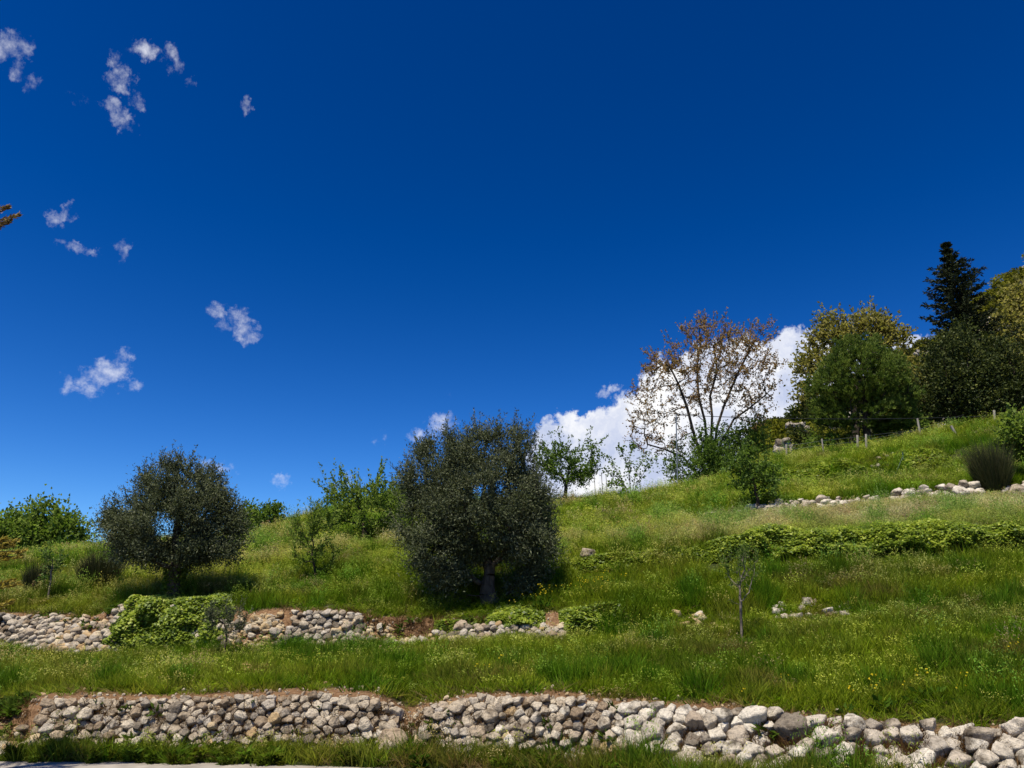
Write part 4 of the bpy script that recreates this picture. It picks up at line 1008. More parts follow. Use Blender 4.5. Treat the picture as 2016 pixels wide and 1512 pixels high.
def fir():
    Y = 47.0; top = pt(1862, 480, Y); gb = on_ground(1880, Y); b = np.array([top[0] + .25, Y, gb[2] - .1])
    th = thing('fir_tree', b, 'tall dark pointed fir above the evergreen trees', 'tree'); Hh = top[2] - b[2]
    N_ = 26; nd = np.array([b + (top - b) * t for t in np.linspace(0, 1, N_)]); pr = np.arange(N_) - 1; rd = np.linspace(.24, .02, N_)
    BN, BP, BR = list(nd), list(pr), list(rd)
    PP = []; DD = []; TT = []
    lev = 27
    for i in range(lev):
        t = .10 + .89 * (i / (lev - 1)); c = b + (top - b) * t
        vv = H_PX / 2 - math.tan(math.atan((c[2] - CAM[2]) / Y) - PITCH) * F_PX; rl = np.interp(vv, [480, 500, 530, 556, 600, 640, 690, 760, 830], [3, 9, 20, 44, 54, 64, 74, 86, 88]) * pxm(Y)
        k = int(rng.integers(9, 12)); a0 = rng.uniform(0, 6.28)
        for j in range(k):
            a = a0 + j * 6.283 / k + rng.normal() * .25; ln = rl * rng.uniform(.62, 1.25); ns = max(3, int(ln / .3)); prev = int(t * (N_ - 1))
            h = np.array([math.cos(a), math.sin(a), 0]); q = c.copy(); sl = rng.uniform(.0, .32) - (1 - t) * .28; tone = rng.uniform(.2, .75)
            for s_ in range(ns):
                f = (s_ + 1) / ns
                q = c + h * ln * f + np.array([0, 0, ln * (sl * f + .24 * f * f)])
                BN.append(q); BP.append(prev); BR.append(.035 * (1 - f) + .008); prev = len(BN) - 1
                mm = int(20 + 22 * (1 - f))
                side = np.array([-h[1], h[0], 0]); wdt = (.06 + .30 * (1 - f) * min(1, ln / 1.6))
                off = rng.uniform(-1, 1, mm)[:, None] * side * wdt + rng.uniform(-.5, .5, mm)[:, None] * h * ln / ns
                off[:, 2] += -np.abs(off @ side) * .35 + rng.normal(size=mm) * .03
                PP.append(q + off); DD.append(h * .7 + side * np.sign(off @ side)[:, None] * .6 + rand_unit(mm) * .55 + np.array([0, 0, .15])); TT.append(np.clip(tone + rng.normal(size=mm) * .18, 0, 1))
    V, Fq = tubes(np.array(BN), np.array(BP), np.array(BR), 5); mesh_np('trunk', V - b, Fq, M['bark_dark'], th, smooth=True)
    P = np.concatenate(PP); D = np.concatenate(DD); T = np.concatenate(TT)
    v, f = leaf_quads(P, D, rng.uniform(.14, .30, len(P)), .085, .15)
    mesh_np('crown', v - b, f, M['leaf_fir'], th, tint=np.repeat(T, 4)); print('FIR', len(P))


fir()


# broom bushes: dense upright switches
def broom(label, u, Y, wpx, hpx, n, lean=0.0):
    b = on_ground(u, Y); k = pxm(Y); w = wpx * k; h = hpx * k
    th = thing('broom_bush', b - np.array([0, 0, .03]), label, 'bush', 'broom bushes')
    a = rng.uniform(0, 6.283, n); rr = np.sqrt(rng.uniform(0, 1, n)); P = np.stack([np.cos(a) * rr * w * .24, np.sin(a) * rr * w * .24, np.zeros(n)], 1)
    sp = rr * .30 * (w / h) + np.abs(rng.normal(size=n)) * .08
    D = np.stack([np.cos(a) * sp + lean, np.sin(a) * sp, np.ones(n)], 1) + rng.normal(size=(n, 3)) * .09
    L = h * np.sqrt(np.clip(1.05 - .75 * rr ** 2, .2, 1)) * rng.uniform(.4, 1.05, n)
    P[:, 2] = ground_z(P[:, 0] + b[0], P[:, 1] + b[1]) - b[2]
    P = P + D / np.linalg.norm(D, axis=1)[:, None] * (rng.uniform(0, .35, n) * L)[:, None]
    v, f, kk = strips(P, D, L * .88, .016, .05, 3)
    t = np.repeat(np.clip(rng.normal(size=n) * .25 + .5, 0, 1), kk)
    mesh_np('foliage', v, f, M['leaf_broom'], th, tint=t)
    m = 26; a = rng.uniform(0, 6.28, m); V, Fq = tubes(np.concatenate([np.stack([np.cos(a) * .04 * w, np.sin(a) * .04 * w, np.zeros(m)], 1), np.stack([np.cos(a) * .2 * w, np.sin(a) * .2 * w, np.full(m, h * .55)], 1)]), np.concatenate([np.full(m, -1), np.arange(m)]), np.concatenate([np.full(m, .015), np.full(m, .006)]), 4)
    mesh_np('stem', V, Fq, M['bark_dark'], th)


broom('small round dark broom bush beside the thin leafy sapling', 66, 21.0, 48, 66, 2600)
broom('dark broom bush against the smaller olive', 190, 21.2, 86, 86, 3800)
broom('big dark broom bush at the end of the white stone row', 1957, 24.9, 88, 96, 5200)


# ivy
def ivy(label, key, ua, ub, thick, over, n, leaf=.085, down=1.0, top_cover=.35, group='ivy patches', name='ivy', upper=1.08, dens=None):
    us, s, P, T = wall_frame(key, ua, ub, 60); L = s[-1]; mid = P[30]
    th = thing(name, mid, label, 'ivy', group); n = int(n * 1.45)
    x = rng.uniform(0, L, n); h = rng.uniform(1 - down, upper, n)
    B = np.stack([np.interp(x, s, P[:, k]) for k in range(3)], 1); Tt = np.stack([np.interp(x, s, T[:, k]) for k in range(3)], 1)
    up = Tt - B; hh = np.linalg.norm(up, axis=1); up /= hh[:, None]
    tg = (P[-1] - P[0]) / np.linalg.norm(P[-1] - P[0]); nrm = np.cross(tg, up); nrm /= np.linalg.norm(nrm, axis=1)[:, None]
    edge = np.clip(np.minimum(x, L - x) / (.12 * L + .1), 0, 1) ** .6
    lump = vnoise(x * 2.2 + ua, h * 2.4, 31, 3) * 1.25; lump2 = vnoise(x * 1.1 + ua, h * 0, 37, 2)
    hmax = 1 + over / hh * (.35 + .9 * lump2) * edge
    hn = (1 - down) + (h - (1 - down)) / (upper - (1 - down)) * (hmax - (1 - down))
    round_ = np.sqrt(np.clip(1 - ((hn - .62) / (hmax - .52)) ** 2, .03, 1))
    depth = thick * lump * edge * round_ * rng.uniform(.25, 1.0, n) ** .5
    Q = B + up * (hn * hh)[:, None] + nrm * depth[:, None]
    k = rng.random(n) < top_cover                          # leaves lying back over the edge of the terrace
    Q[k] = Tt[k] + np.array([0, 1, 0]) * (rng.uniform(-.2, .55, k.sum()) * edge[k])[:, None]; Q[k, 2] = ground_z(Q[k, 0], Q[k, 1]) + (over * (.4 + .9 * lump2) * edge * rng.uniform(.4, 1.05, n))[k]
    if dens is not None:
        kp = rng.random(n) < dens(np.interp(x, s, us), hn); Q, nrm = Q[kp], nrm[kp]
    Q[:, 2] = np.maximum(Q[:, 2], ground_z(Q[:, 0], Q[:, 1]) + .02)
    m = len(Q); D = nrm * .5 + np.array([0, 0, -.25]) + rand_unit(m) * .75
    Ls = leaf * .84 * rng.uniform(.5, 1.35, m); v, f = leaf_faces(Q, nrm * .55 + np.array([0, 0, .75]), Ls, Ls * .95, .6)
    t = np.clip(.2 + .6 * vnoise(Q[:, 0] * 3, Q[:, 2] * 3 + Q[:, 1], 83, 2) + rng.normal(size=m) * .2, 0, 1)
    loc = np.array(th.location)
    mesh_np('foliage', v - loc, f, M['leaf_ivy'], th, tint=np.repeat(t, 4))
    # stems creeping up the wall
    q = 14; xs_ = np.sort(rng.uniform(.05 * L, .95 * L, q)); a0 = np.stack([np.interp(xs_, s, P[:, k]) for k in range(3)], 1); a1 = np.stack([np.interp(xs_ + rng.normal(size=q) * .1, s, T[:, k]) for k in range(3)], 1)
    o_ = np.array([0, -.05, 0]); V, Fq = tubes(np.concatenate([a0 + o_, (a0 + a1) / 2 + o_ * 2, a1 + o_]) - loc, np.concatenate([np.full(q, -1), np.arange(q), np.arange(q) + q]), np.full(3 * q, .009), 4)
    mesh_np('stem', V, Fq, M['bark_dark'], th)
    return th


ivy('thick bright ivy hanging over the second terrace wall below the smaller olive', 'w2', 176, 436, .55, .22, 9000, .085, .95, .3)
ivy('bright ivy clump on the second terrace wall at the edge of the big olive', 'w2', 955, 1075, .30, .10, 2600, .085, .55, .35)
ivy('rounded bright ivy clump on the second terrace beyond the patch of bare earth', 'w2', 1105, 1245, .32, .10, 3400, .085, .95, .35)
ivy('dark ivy creeping over shaded stones under the big olive', 'w2', 850, 950, .18, .03, 900, .08, .8, .2)
ivy('long ivy hedge with yellow-green top covering the third terrace wall', 'w3', 1396, 2120, .62, .42, 26000, .08, .95, .38)
ivy('thin ivy over the low third terrace bank between the big olive and the ivy hedge', 'w3', 1050, 1400, .25, .08, 5200, .08, .9, .3)
ivy('dark ivy creeping over the upper bank below the fence', 'bk', 1530, 1740, .35, .05, 4200, .13, .9, .15)
ivy('rounded ivy clump on the upper bank beside the green steel stake', 'bk', 1785, 1900, .5, .10, 2600, .13, .7, .25)
# ivy wrapped round the foot of the smaller olive
p0 = on_ground(338, 19.6)
th = thing('ivy', p0, 'ivy wrapped round the forked trunk of the smaller olive', 'ivy', 'ivy patches')
m = 700; a = rng.uniform(0, 6.28, m); hz = rng.uniform(0, .75, m); Q = np.stack([np.cos(a) * (.16 + .1 * rng.random(m)), np.sin(a) * (.16 + .1 * rng.random(m)), hz], 1)
v, f = leaf_quads(Q, np.stack([np.cos(a), np.sin(a), -.4 + 0 * a], 1) + rand_unit(m) * .6, .07 * rng.uniform(.7, 1.2, m), .06); mesh_np('foliage', v, f, M['leaf_ivy'], th, tint=np.repeat(rng.uniform(.05, .5, m), 4))


# vine with arching canes and its stakes
def vine():
    Y = 34.5; b = on_ground(1243, Y); th = thing('vine_bush', b, 'open vine with arching leafy canes against the white cloud', 'vine')
    canes = [[(1243, 968), (1225, 945), (1205, 915), (1190, 895), (1165, 880)], [(1243, 968), (1240, 930), (1238, 905), (1245, 870), (1248, 885)], [(1243, 968), (1228, 950), (1208, 932), (1190, 925)],
             [(1243, 968), (1258, 945), (1275, 920), (1290, 900)], [(1243, 968), (1250, 935), (1262, 910), (1272, 892)], [(1243, 968), (1236, 925), (1225, 890), (1222, 878)], [(1243, 968), (1215, 950), (1200, 955)]]
    nodes = []; par = []; rad = []; PP = []; DD = []
    for c in canes:
        pts_ = np.array([pt(u, v, Y + rng.normal() * .15) for u, v in c]); pts_[0] = b - np.array([0, 0, .05]); pts_ += np.concatenate([[[0, 0, 0]], rng.normal(size=(len(c) - 1, 3)) * .03])
        t = np.linspace(0, len(c) - 1, 14); q = np.stack([np.interp(t, np.arange(len(c)), pts_[:, k]) for k in range(3)], 1); prev = -1
        for i, p in enumerate(q):
            nodes.append(p); par.append(prev); rad.append(.018 * (1 - i / 16)); prev = len(nodes) - 1
            if i > 2:
                m = 11; PP.append(p + rng.normal(size=(m, 3)) * .09); DD.append(rand_unit(m))
    V, Fq = tubes(np.array(nodes), np.array(par), np.array(rad), 5); mesh_np('stem', V - b, Fq, M['bark_grey'], th, smooth=True)
    P = np.concatenate(PP); v, f = leaf_quads(P, np.concatenate(DD), rng.uniform(.08, .16, len(P)), .09); mesh_np('foliage', v - b, f, M['leaf_fruit'], th, tint=np.repeat(rng.uniform(.2, 1, len(P)), 4))


vine()


def rod(name, p0, p1, r, mat, label=None, cat=None, group=None, parent=None, sides=8, r1=None):
    p0 = np.array(p0, float); p1 = np.array(p1, float); k = 5
    nd = np.array([p0 + (p1 - p0) * i / k for i in range(k + 1)]); V, Fq = tubes(nd - p0, np.arange(k + 1) - 1, np.linspace(r, r1 or r, k + 1), sides)
    e = len(V); top = V[-sides:]; cen = top.mean(0)[None]; V = np.concatenate([V, cen + (p1 - p0)[None] / np.linalg.norm(p1 - p0) * r * .4])
    cap = np.array([[e - sides + i, e - sides + (i + 1) % sides, e, e] for i in range(sides)])
    me_v = np.concatenate([V]); o = mesh_np(name, me_v, np.concatenate([Fq, cap]), mat)
    if parent: o.parent = parent; o.location = Vector(p0.tolist()) - parent.location
    else: o.location = p0.tolist()
    if label: tag(o, label, cat, group)
    return o


for u, vt, lb in [(1173, 938, 'thin cane stake beside the plum tree'), (1187, 930, 'thin leaning cane stake between the plum tree and the vine'), (1196, 936, 'tall thin cane stake beside the arching vine'), (1262, 935, 'thin cane stake just past the arching vine')]:
    p = on_ground(u, 35.0); q = pt(u - 3, vt, 35.0); rod('garden_stake', p - np.array([0, 0, .1]), q, .014, M['cane'], lb, 'stake', 'garden stakes on the crest')
# steel pole and the overhead cable it carries
pp = on_ground(1334, 34.6); ptop = pt(1331, 815, 34.6)
pole = rod('steel_pole', pp - np.array([0, 0, .2]), ptop, .028, M['steel'], 'slim grey steel pole in front of the bronze-leaved tree', 'pole')
rod('insulator', ptop - np.array([0, 0, .25]), ptop + np.array([.12, 0, -.22]), .025, M['cable'], parent=pole).location = Vector((ptop + np.array([0, 0, -.18])).tolist()) - pole.location
c0 = ptop - np.array([0, 0, .05]); c1 = pt(2150, 806, 41); tt = np.linspace(0, 1, 40); ca = c0[None] * (1 - tt[:, None]) + c1[None] * tt[:, None]; ca[:, 2] -= 4 * .35 * tt * (1 - tt)
V, Fq = tubes(ca, np.arange(40) - 1, np.full(40, .016), 6); tag(mesh_np('overhead_cable', V, Fq, M['cable']), 'black overhead cable strung from the steel pole past the round pine', 'cable')
# wire fence along the crest: posts and strands
fn = thing('wire_fence', on_ground(1650, 35.6), 'wire fence of pale wooden posts along the crest below the round pine', 'fence')
posts = [(1548, 875, 35.4, 0, .05), (1557, 880, 35.7, .0, .06), (1622, 864, 35.2, -4, .035), (1688, 857, 35.6, 0, .06), (1705, 855, 34.6, 0, .05)]
tops = []
for u, vt, Y, du, r in posts:
    p = on_ground(u, Y); q = pt(u + du, vt, Y); rod('post', p - np.array([0, 0, .2]), q, r, M['wood_post'], parent=fn); tops.append((p, q))
for f in (.35, .65, .9):
    pts_ = np.array([p * (1 - f) + q * f for p, q in (tops[0], tops[2], tops[3])] + [pt(1812, 845, 38), pt(1900, 815, 38)]); t = np.linspace(0, len(pts_) - 1, 24)
    w = np.stack([np.interp(t, np.arange(len(pts_)), pts_[:, k]) for k in range(3)], 1) - np.array(fn.location); V, Fq = tubes(w, np.arange(24) - 1, np.full(24, .0035), 4); mesh_np('wire', V, Fq, M['steel'], fn)
for u0, v0, u1, v1, Y, mat, r, lb, gp_ in [(1814, 858, 1806, 824, 37.0, 'wood_post', .05, 'pale leaning wooden stake in front of the yellowish shrub', 'wooden stakes on the crest'), (1886, 862, 1872, 838, 34.5, 'wood_post', .06, 'short grey stake leaning in the bright grass of the crest', 'wooden stakes on the crest'),
                                           (1959, 836, 1957, 808, 37.0, 'wood_post', .06, 'grey post under the dark evergreen beside the cherry tree', 'wooden stakes on the crest')]:
    p = on_ground(u0, Y); rod('wooden_stake', p - np.array([0, 0, .15]), pt(u1, v1, Y), r, M[mat], lb, 'stake', gp_)
p = on_ground(1778, 30.9); gs = rod('steel_stake', p - np.array([0, 0, .1]), pt(1777, 890, 30.9), .03, M['green_steel'], 'dark green steel stake with two braces below the bank', 'stake')
for du in (-18, 20):
    q = on_ground(1778 + du, 30.6); rod('brace', q, pt(1777, 900, 30.9), .018, M['green_steel'], parent=gs).location = Vector(q.tolist()) - gs.location

# golden conifer just outside the view: only its spray tips reach in
def gold_conifer():
    Y = 8.6; tx = pt(0, 1100, Y)[0] - 1.9; b = np.array([tx, Y, ground_z(tx, Y)[0] - .1]); th = thing('conifer_tree', b, 'golden conifer at the edge of the road, only its spray tips showing', 'tree')
    Hh = 8.2; nodes = [b + np.array([0, 0, Hh * t]) for t in np.linspace(0, 1, 20)]; par = list(range(-1, 19)); rad = list(np.linspace(.16, .02, 20)); SP = []
    tips = [(pt(34, 424, Y), 1), (pt(14, 408, Y), 1), (pt(14, 438, Y), 1), (pt(28, 1066, Y), 0), (pt(45, 1085, Y), 0), (pt(38, 1096, Y), 0), (pt(20, 1075, Y), 0), (pt(8, 1062, Y), 0), (pt(34, 1150, Y), 0), (pt(22, 1144, Y), 0), (pt(20, 1186, Y), 0), (pt(5, 1090, Y), 0)]
    for k in range(60):
        z = rng.uniform(1.2, 7.6); a = rng.uniform(0, 6.28); rl = min(1.25, (8.3 - z) * .35)
        if math.cos(a) > .4 and 2.2 < z: rl *= .75
        tips.append((b + np.array([math.cos(a) * rl, math.sin(a) * rl, z]), 2 if z < 4 else 1))
    for tip_, kind in tips:
        hz = np.clip(tip_[2] - .35, b[2] + .3, b[2] + Hh); k = int((hz - b[2]) / Hh * 19); prev = k; s0 = nodes[k]
        for i in range(1, 9):
            f = i / 8; nodes.append(s0 * (1 - f) + tip_ * f + np.array([0, 0, .12 * math.sin(f * 3.14)])); par.append(prev); rad.append(.02 * (1 - f) + .004); prev = len(nodes) - 1
        d = (tip_ - s0) / np.linalg.norm(tip_ - s0)
        SP.append((s0, tip_, d, kind))
    V, Fq = tubes(np.array(nodes), np.array(par), np.array(rad), 5); mesh_np('trunk', V - b, Fq, M['bark_dark'], th, smooth=True)
    for nm, mat, kinds in (('crown', 'leaf_gold', (0, 2)), ('upper_crown', 'leaf_rust', (1,))):
        PP = []; DD = []
        for s0, t_, d, kind in SP:
            if kind not in kinds: continue
            m = 260; f = 1 - rng.uniform(0, 1, m) ** 1.6 * .55; w = (1.04 - f) * .5 + .012
            PP.append(s0 + (t_ - s0) * f[:, None] + rand_unit(m) * (w * .5)[:, None] * np.array([1, 1, .35])); DD.append(d + rand_unit(m) * .55 + np.array([0, 0, .1]))
        P = np.concatenate(PP); v, f = leaf_quads(P, np.concatenate(DD), rng.uniform(.035, .075, len(P)), .018); mesh_np(nm, v - b, f, M[mat], th, tint=np.repeat(rng.uniform(0, 1, len(P)), 4))


gold_conifer()

# ------------------------------------------------------------------ grass, herbs, grit: uncountable cover
def tuft(n, h, spread, wdt, droop, tint_lo, tint_hi, rad=.07):
    a = rng.uniform(0, 6.283, n); r = np.sqrt(rng.uniform(0, 1, n)) * rad; P = np.stack([np.cos(a) * r, np.sin(a) * r, np.full(n, -.02)], 1)
    D = np.stack([np.cos(a) * spread * rng.uniform(.2, 1.4, n), np.sin(a) * spread * rng.uniform(.2, 1.4, n), np.ones(n)], 1) + rng.normal(size=(n, 3)) * .1
    v, f, k = strips(P, D, h * rng.uniform(.45, 1.15, n), wdt * rng.uniform(.7, 1.3, n), droop * rng.uniform(.2, 1.4, n), 3)
    return v, f, np.repeat(rng.uniform(tint_lo, tint_hi, n), k)


def seed_tuft(n, h, rad=.09):
    v, f, t = tuft(9, h * .6, .35, .009, .4, .1, .6, rad)
    a = rng.uniform(0, 6.283, n); r = np.sqrt(rng.uniform(0, 1, n)) * rad; P = np.stack([np.cos(a) * r, np.sin(a) * r, np.zeros(n)], 1); D = np.stack([np.cos(a) * .2, np.sin(a) * .2, np.ones(n)], 1) + rng.normal(size=(n, 3)) * .12
    D /= np.linalg.norm(D, axis=1)[:, None]; L = h * rng.uniform(.75, 1.2, n)
    v2, f2, k2 = strips(P, D, L, .006, .15, 3); m = 9
    Q = np.repeat(P + D * (L * .72)[:, None], m, 0) + np.repeat(D * L[:, None], m, 0) * rng.uniform(0, .34, n * m)[:, None] + rng.normal(size=(n * m, 3)) * .018
    v3, f3 = leaf_quads(Q, rand_unit(n * m) * .6 + np.array([0, 0, -.6]), rng.uniform(.02, .038, n * m), .011)
    V = np.concatenate([v, v2, v3]); Fq = np.concatenate([f, f2 + len(v), f3 + len(v) + len(v2)])
    T = np.concatenate([t, np.full(len(v2), .75), np.repeat(rng.uniform(.88, 1, n * m), 4)])
    return V, Fq, T


def herb(n, h):
    a = rng.uniform(0, 6.283, n); P = np.stack([np.cos(a) * .05 * rng.random(n), np.sin(a) * .05 * rng.random(n), h * rng.uniform(0, .7, n)], 1)
    v, f = leaf_quads(P, np.stack([np.cos(a), np.sin(a), rng.uniform(.1, .9, n)], 1), h * rng.uniform(.35, .8, n), h * .26); return v, f, np.repeat(rng.uniform(.1, .6, n), 4)


def flower(n, h):
    v, f, t = herb(10, h * .6); a = rng.uniform(0, 6.28, n); P = np.stack([np.cos(a) * .04, np.sin(a) * .04, np.zeros(n)], 1); D = np.array([0, 0, 1.]) + rng.normal(size=(n, 3)) * .15
    v2, f2, k = strips(P, D, np.full(n, h), .006, .05, 3); m = 6; Q = np.repeat(P + D * h, m, 0); v3, f3 = leaf_quads(Q, rand_unit(n * m) + np.array([0, 0, .3]), .017, .014)
    return np.concatenate([v, v2]), np.concatenate([f, f2 + len(v)]), np.concatenate([t, np.full(len(v2), .4)]), (v3, f3, np.repeat(rng.uniform(.6, 1, n * m), 4))


M['grass'] = leaf_mat('meadow_grass', [(0, (.22, .27, .2)), (.35, (.7, .78, .45)), (.7, (1.0, 1.0, .8)), (.86, (1.15, 1.1, 1.2)), (1, (2.2, 1.9, 4.0))], .35, .6, .05, inst=True)
M['dry'] = leaf_mat('dry_grass', [(0, (.6, .5, .4)), (.5, (.9, .85, .8)), (1, (1.2, 1.2, 1.2))], .25, .7, .1, inst=True)
M['petal'] = leaf_mat('yellow_petal', [(0, (.7, .5, .02)), (1, (.85, .68, .04))], .3)


def sample_ground(n, y0, y1, margin=1.12):
    """points spread evenly over the view's wedge of hillside"""
    out = []
    Y = np.sqrt(rng.uniform(y0 ** 2, y1 ** 2, n)); s = rng.uniform(-1, 1, n); X = s * (Y * .72 + .6) * margin
    return X, Y


def build_grass():
    protos = []
    for i in range(5):
        v, f, t = tuft(20, .36, .16 + .05 * i, .0125, .22, .0, .74); protos.append((v, f, M['grass'], t))
    for i in range(3):
        v, f, t = seed_tuft(9, .42); protos.append((v, f, M['grass'], t))
    for i in range(2):
        v, f, t = herb(26, .16); protos.append((v, f, M['grass'], t))
    for i in range(2):
        v, f, t = tuft(18, .26, .45, .008, .6, 0, 1); protos.append((v, f, M['dry'], t))
    Ps = []
    X1, Y1 = sample_ground(44000, 8.0, 18.5); X2, Y2 = sample_ground(38000, 17.0, 26.5); X3, Y3 = sample_ground(52000, 24, 40)
    X = np.concatenate([X1, X2, X3]); Y = np.concatenate([Y1, Y2, Y3])
    band = band_of(X, Y); bare = bareness(X, Y); Z = ground_z(X, Y)
    patch = vnoise(X * .55, Y * .9, 41, 3); fine = vnoise(X * 2.1, Y * 2.3, 43, 2); pale = vnoise(X * .35 + 5, Y * .8, 47, 3)
    ok = (rng.random(len(X)) > bare * 1.12) & (band >= 0)
    ok &= ~((band == 1) | (band == 4) & (X < 1.6)) | (rng.random(len(X)) < .05)
    ok &= ~((band == 0) & (Y < np.interp(X, re_[:, 0], re_[:, 1]) + .12)) | False
    Ysg = curve_stack(X)[0]
    ok &= ~((X > 4.6) & (Y > Ysg[6] - .75) & (Y < Ysg[7] + .35) & (rng.random(len(X)) < .8))        # the ivy keeps the grass down
    ok &= ~((X > 7.2) & (Y > Ysg[8] - .75) & (Y < Ysg[9] + .1) & (rng.random(len(X)) < .8))
    ok &= ~((patch < .33) & (rng.random(len(X)) < .5))
    X, Y, Z, band, patch, fine, pale, bare = (q[ok] for q in (X, Y, Z, band, patch, fine, pale, bare)); n = len(X)
    # colour: green base, drifting to straw and brown in places of its own
    g1 = np.array([.23, .285, .022]); g2 = np.array([.12, .19, .011]); g3 = np.array([.30, .29, .065]); g4 = np.array([.22, .155, .06])
    w = np.clip((patch - .35) / .3, 0, 1)[:, None]; C = g2 * (1 - w) + g1 * w
    # share of seeding grass: most on the strip between ivy hedge and white stones and on the long meadow slope
    seed = np.full(n, .03)
    seed = np.where((band == 7) & (X > 4), .25 + .7 * np.clip((X - 4) / 4, 0, 1), seed); seed = np.where((band >= 6) & (X <= 4) & (X > -13), .20, seed); seed = np.where((band == 5) & (X < 0), .16, seed); seed = np.where(band >= 9, .08, seed)
    seed = seed * np.clip(.25 + 1.6 * pale, 0, 1.35)
    straw = np.clip((pale - .52) / .2, 0, 1) * np.where((band == 7) | ((band >= 6) & (X < 4)), .85, .35)
    C = C * (1 - straw[:, None]) + g3 * straw[:, None]
    zone = ((band == 7) & (X > 4)) * np.clip((Y - Ysg[ok][0] * 0 - 20.5) / 2.0, 0, 1) if False else ((band == 7) & (X > 4)) * np.clip((X - 4) / 4, 0, 1) * np.clip((vnoise(X * .5, Y * 1.3, 71, 3) - .28) / .35, .08, .8) * np.clip((Y - 19.6) / 1.6, .1, 1)
    C = C * (1 - zone[:, None]) + np.array([.29, .30, .09]) * zone[:, None]
    brown = np.clip((fine - .66) / .15, 0, 1) * .3 + np.clip((vnoise(X * .8, Y * 2.5, 53, 2) - .66) / .12, 0, 1) * .6
    dark_end = np.clip((-X - 6) / 6, 0, 1) * .3 * (band <= 5)
    br = np.clip(brown + dark_end + (band == 0) * .35 * fine, 0, .85)[:, None]; C = C * (1 - br) + g4 * br
    lush = np.clip((vnoise(X * 1.5, Y * 1.5, 91, 2) - .68) / .06, 0, 1); C = C * (1 - .8 * lush[:, None]) + np.array([.085, .19, .012]) * .8 * lush[:, None]
    bright = np.where(band >= 9, 1.22, 1.0)[:, None]; C = C * bright * rng.uniform(.72, 1.25, (n, 1)) * (1 + rng.normal(size=(n, 3)) * .06)
    r = rng.random(n); idx = np.where(r < seed, 5 + rng.integers(0, 3, n), np.where(r > .982, 8 + rng.integers(0, 2, n), rng.integers(0, 5, n)))
    dry = rng.random(n) < np.clip(.03 + bare * .5 + brown * .25, 0, .8); idx = np.where(dry, 10 + rng.integers(0, 2, n), idx)
    C = np.where(dry[:, None], np.array([.24, .175, .085]) * rng.uniform(.5, 1.2, (n, 1)), C)
    hgt = np.where(band <= 0, .75, np.where(band <= 3, .8, 1.0)) * (.42 + 1.05 * fine + .55 * lush) * (1 - .45 * np.clip(bare * 2, 0, 1))
    hgt = hgt * np.where(Y > 26, 1.15, 1.0)
    Yk = curve_stack(X)[0]; hgt = hgt * np.where((X > 5.5) & (Y > Yk[8] - 2.0) & (Y < Yk[9] + .3), .4, 1.0)
    for u_, Y_, rx, ry in [(1600, 15.8, 1.0, .9), (1370, 16.4, .5, .8), (1165, 20.2, .5, .8), (345, 18.9, 1.4, .8), (968, 18.3, 1.2, .7), (620, 20.6, .6, .8), (720, 25.6, .8, 1.1), (97, 19.8, .5, .6), (1494, 25.2, .7, 1.0), (1461, 14.6, .4, .6)]:
        q_ = on_ground(u_, Y_); hgt = hgt * np.where(((X - q_[0]) / rx) ** 2 + ((Y - q_[1]) / ry) ** 2 < 1, .38, 1.0)
    sc = np.stack([np.where(Y > 24, 1.7, 1.25) * rng.uniform(.8, 1.2, n), np.zeros(n), hgt * rng.uniform(.75, 1.25, n)], 1); sc[:, 1] = sc[:, 0]
    rot = np.stack([rng.normal(size=n) * .14, rng.normal(size=n) * .14, rng.uniform(0, 6.283, n)], 1)
    scatter_stuff('grass', np.stack([X, Y, Z], 1), rot, sc, np.clip(C, .004, 1), idx, protos, 'tall uneven spring grass with pale seed heads covering the terraces', 'grass')
    print('GRASS', n)


build_grass()


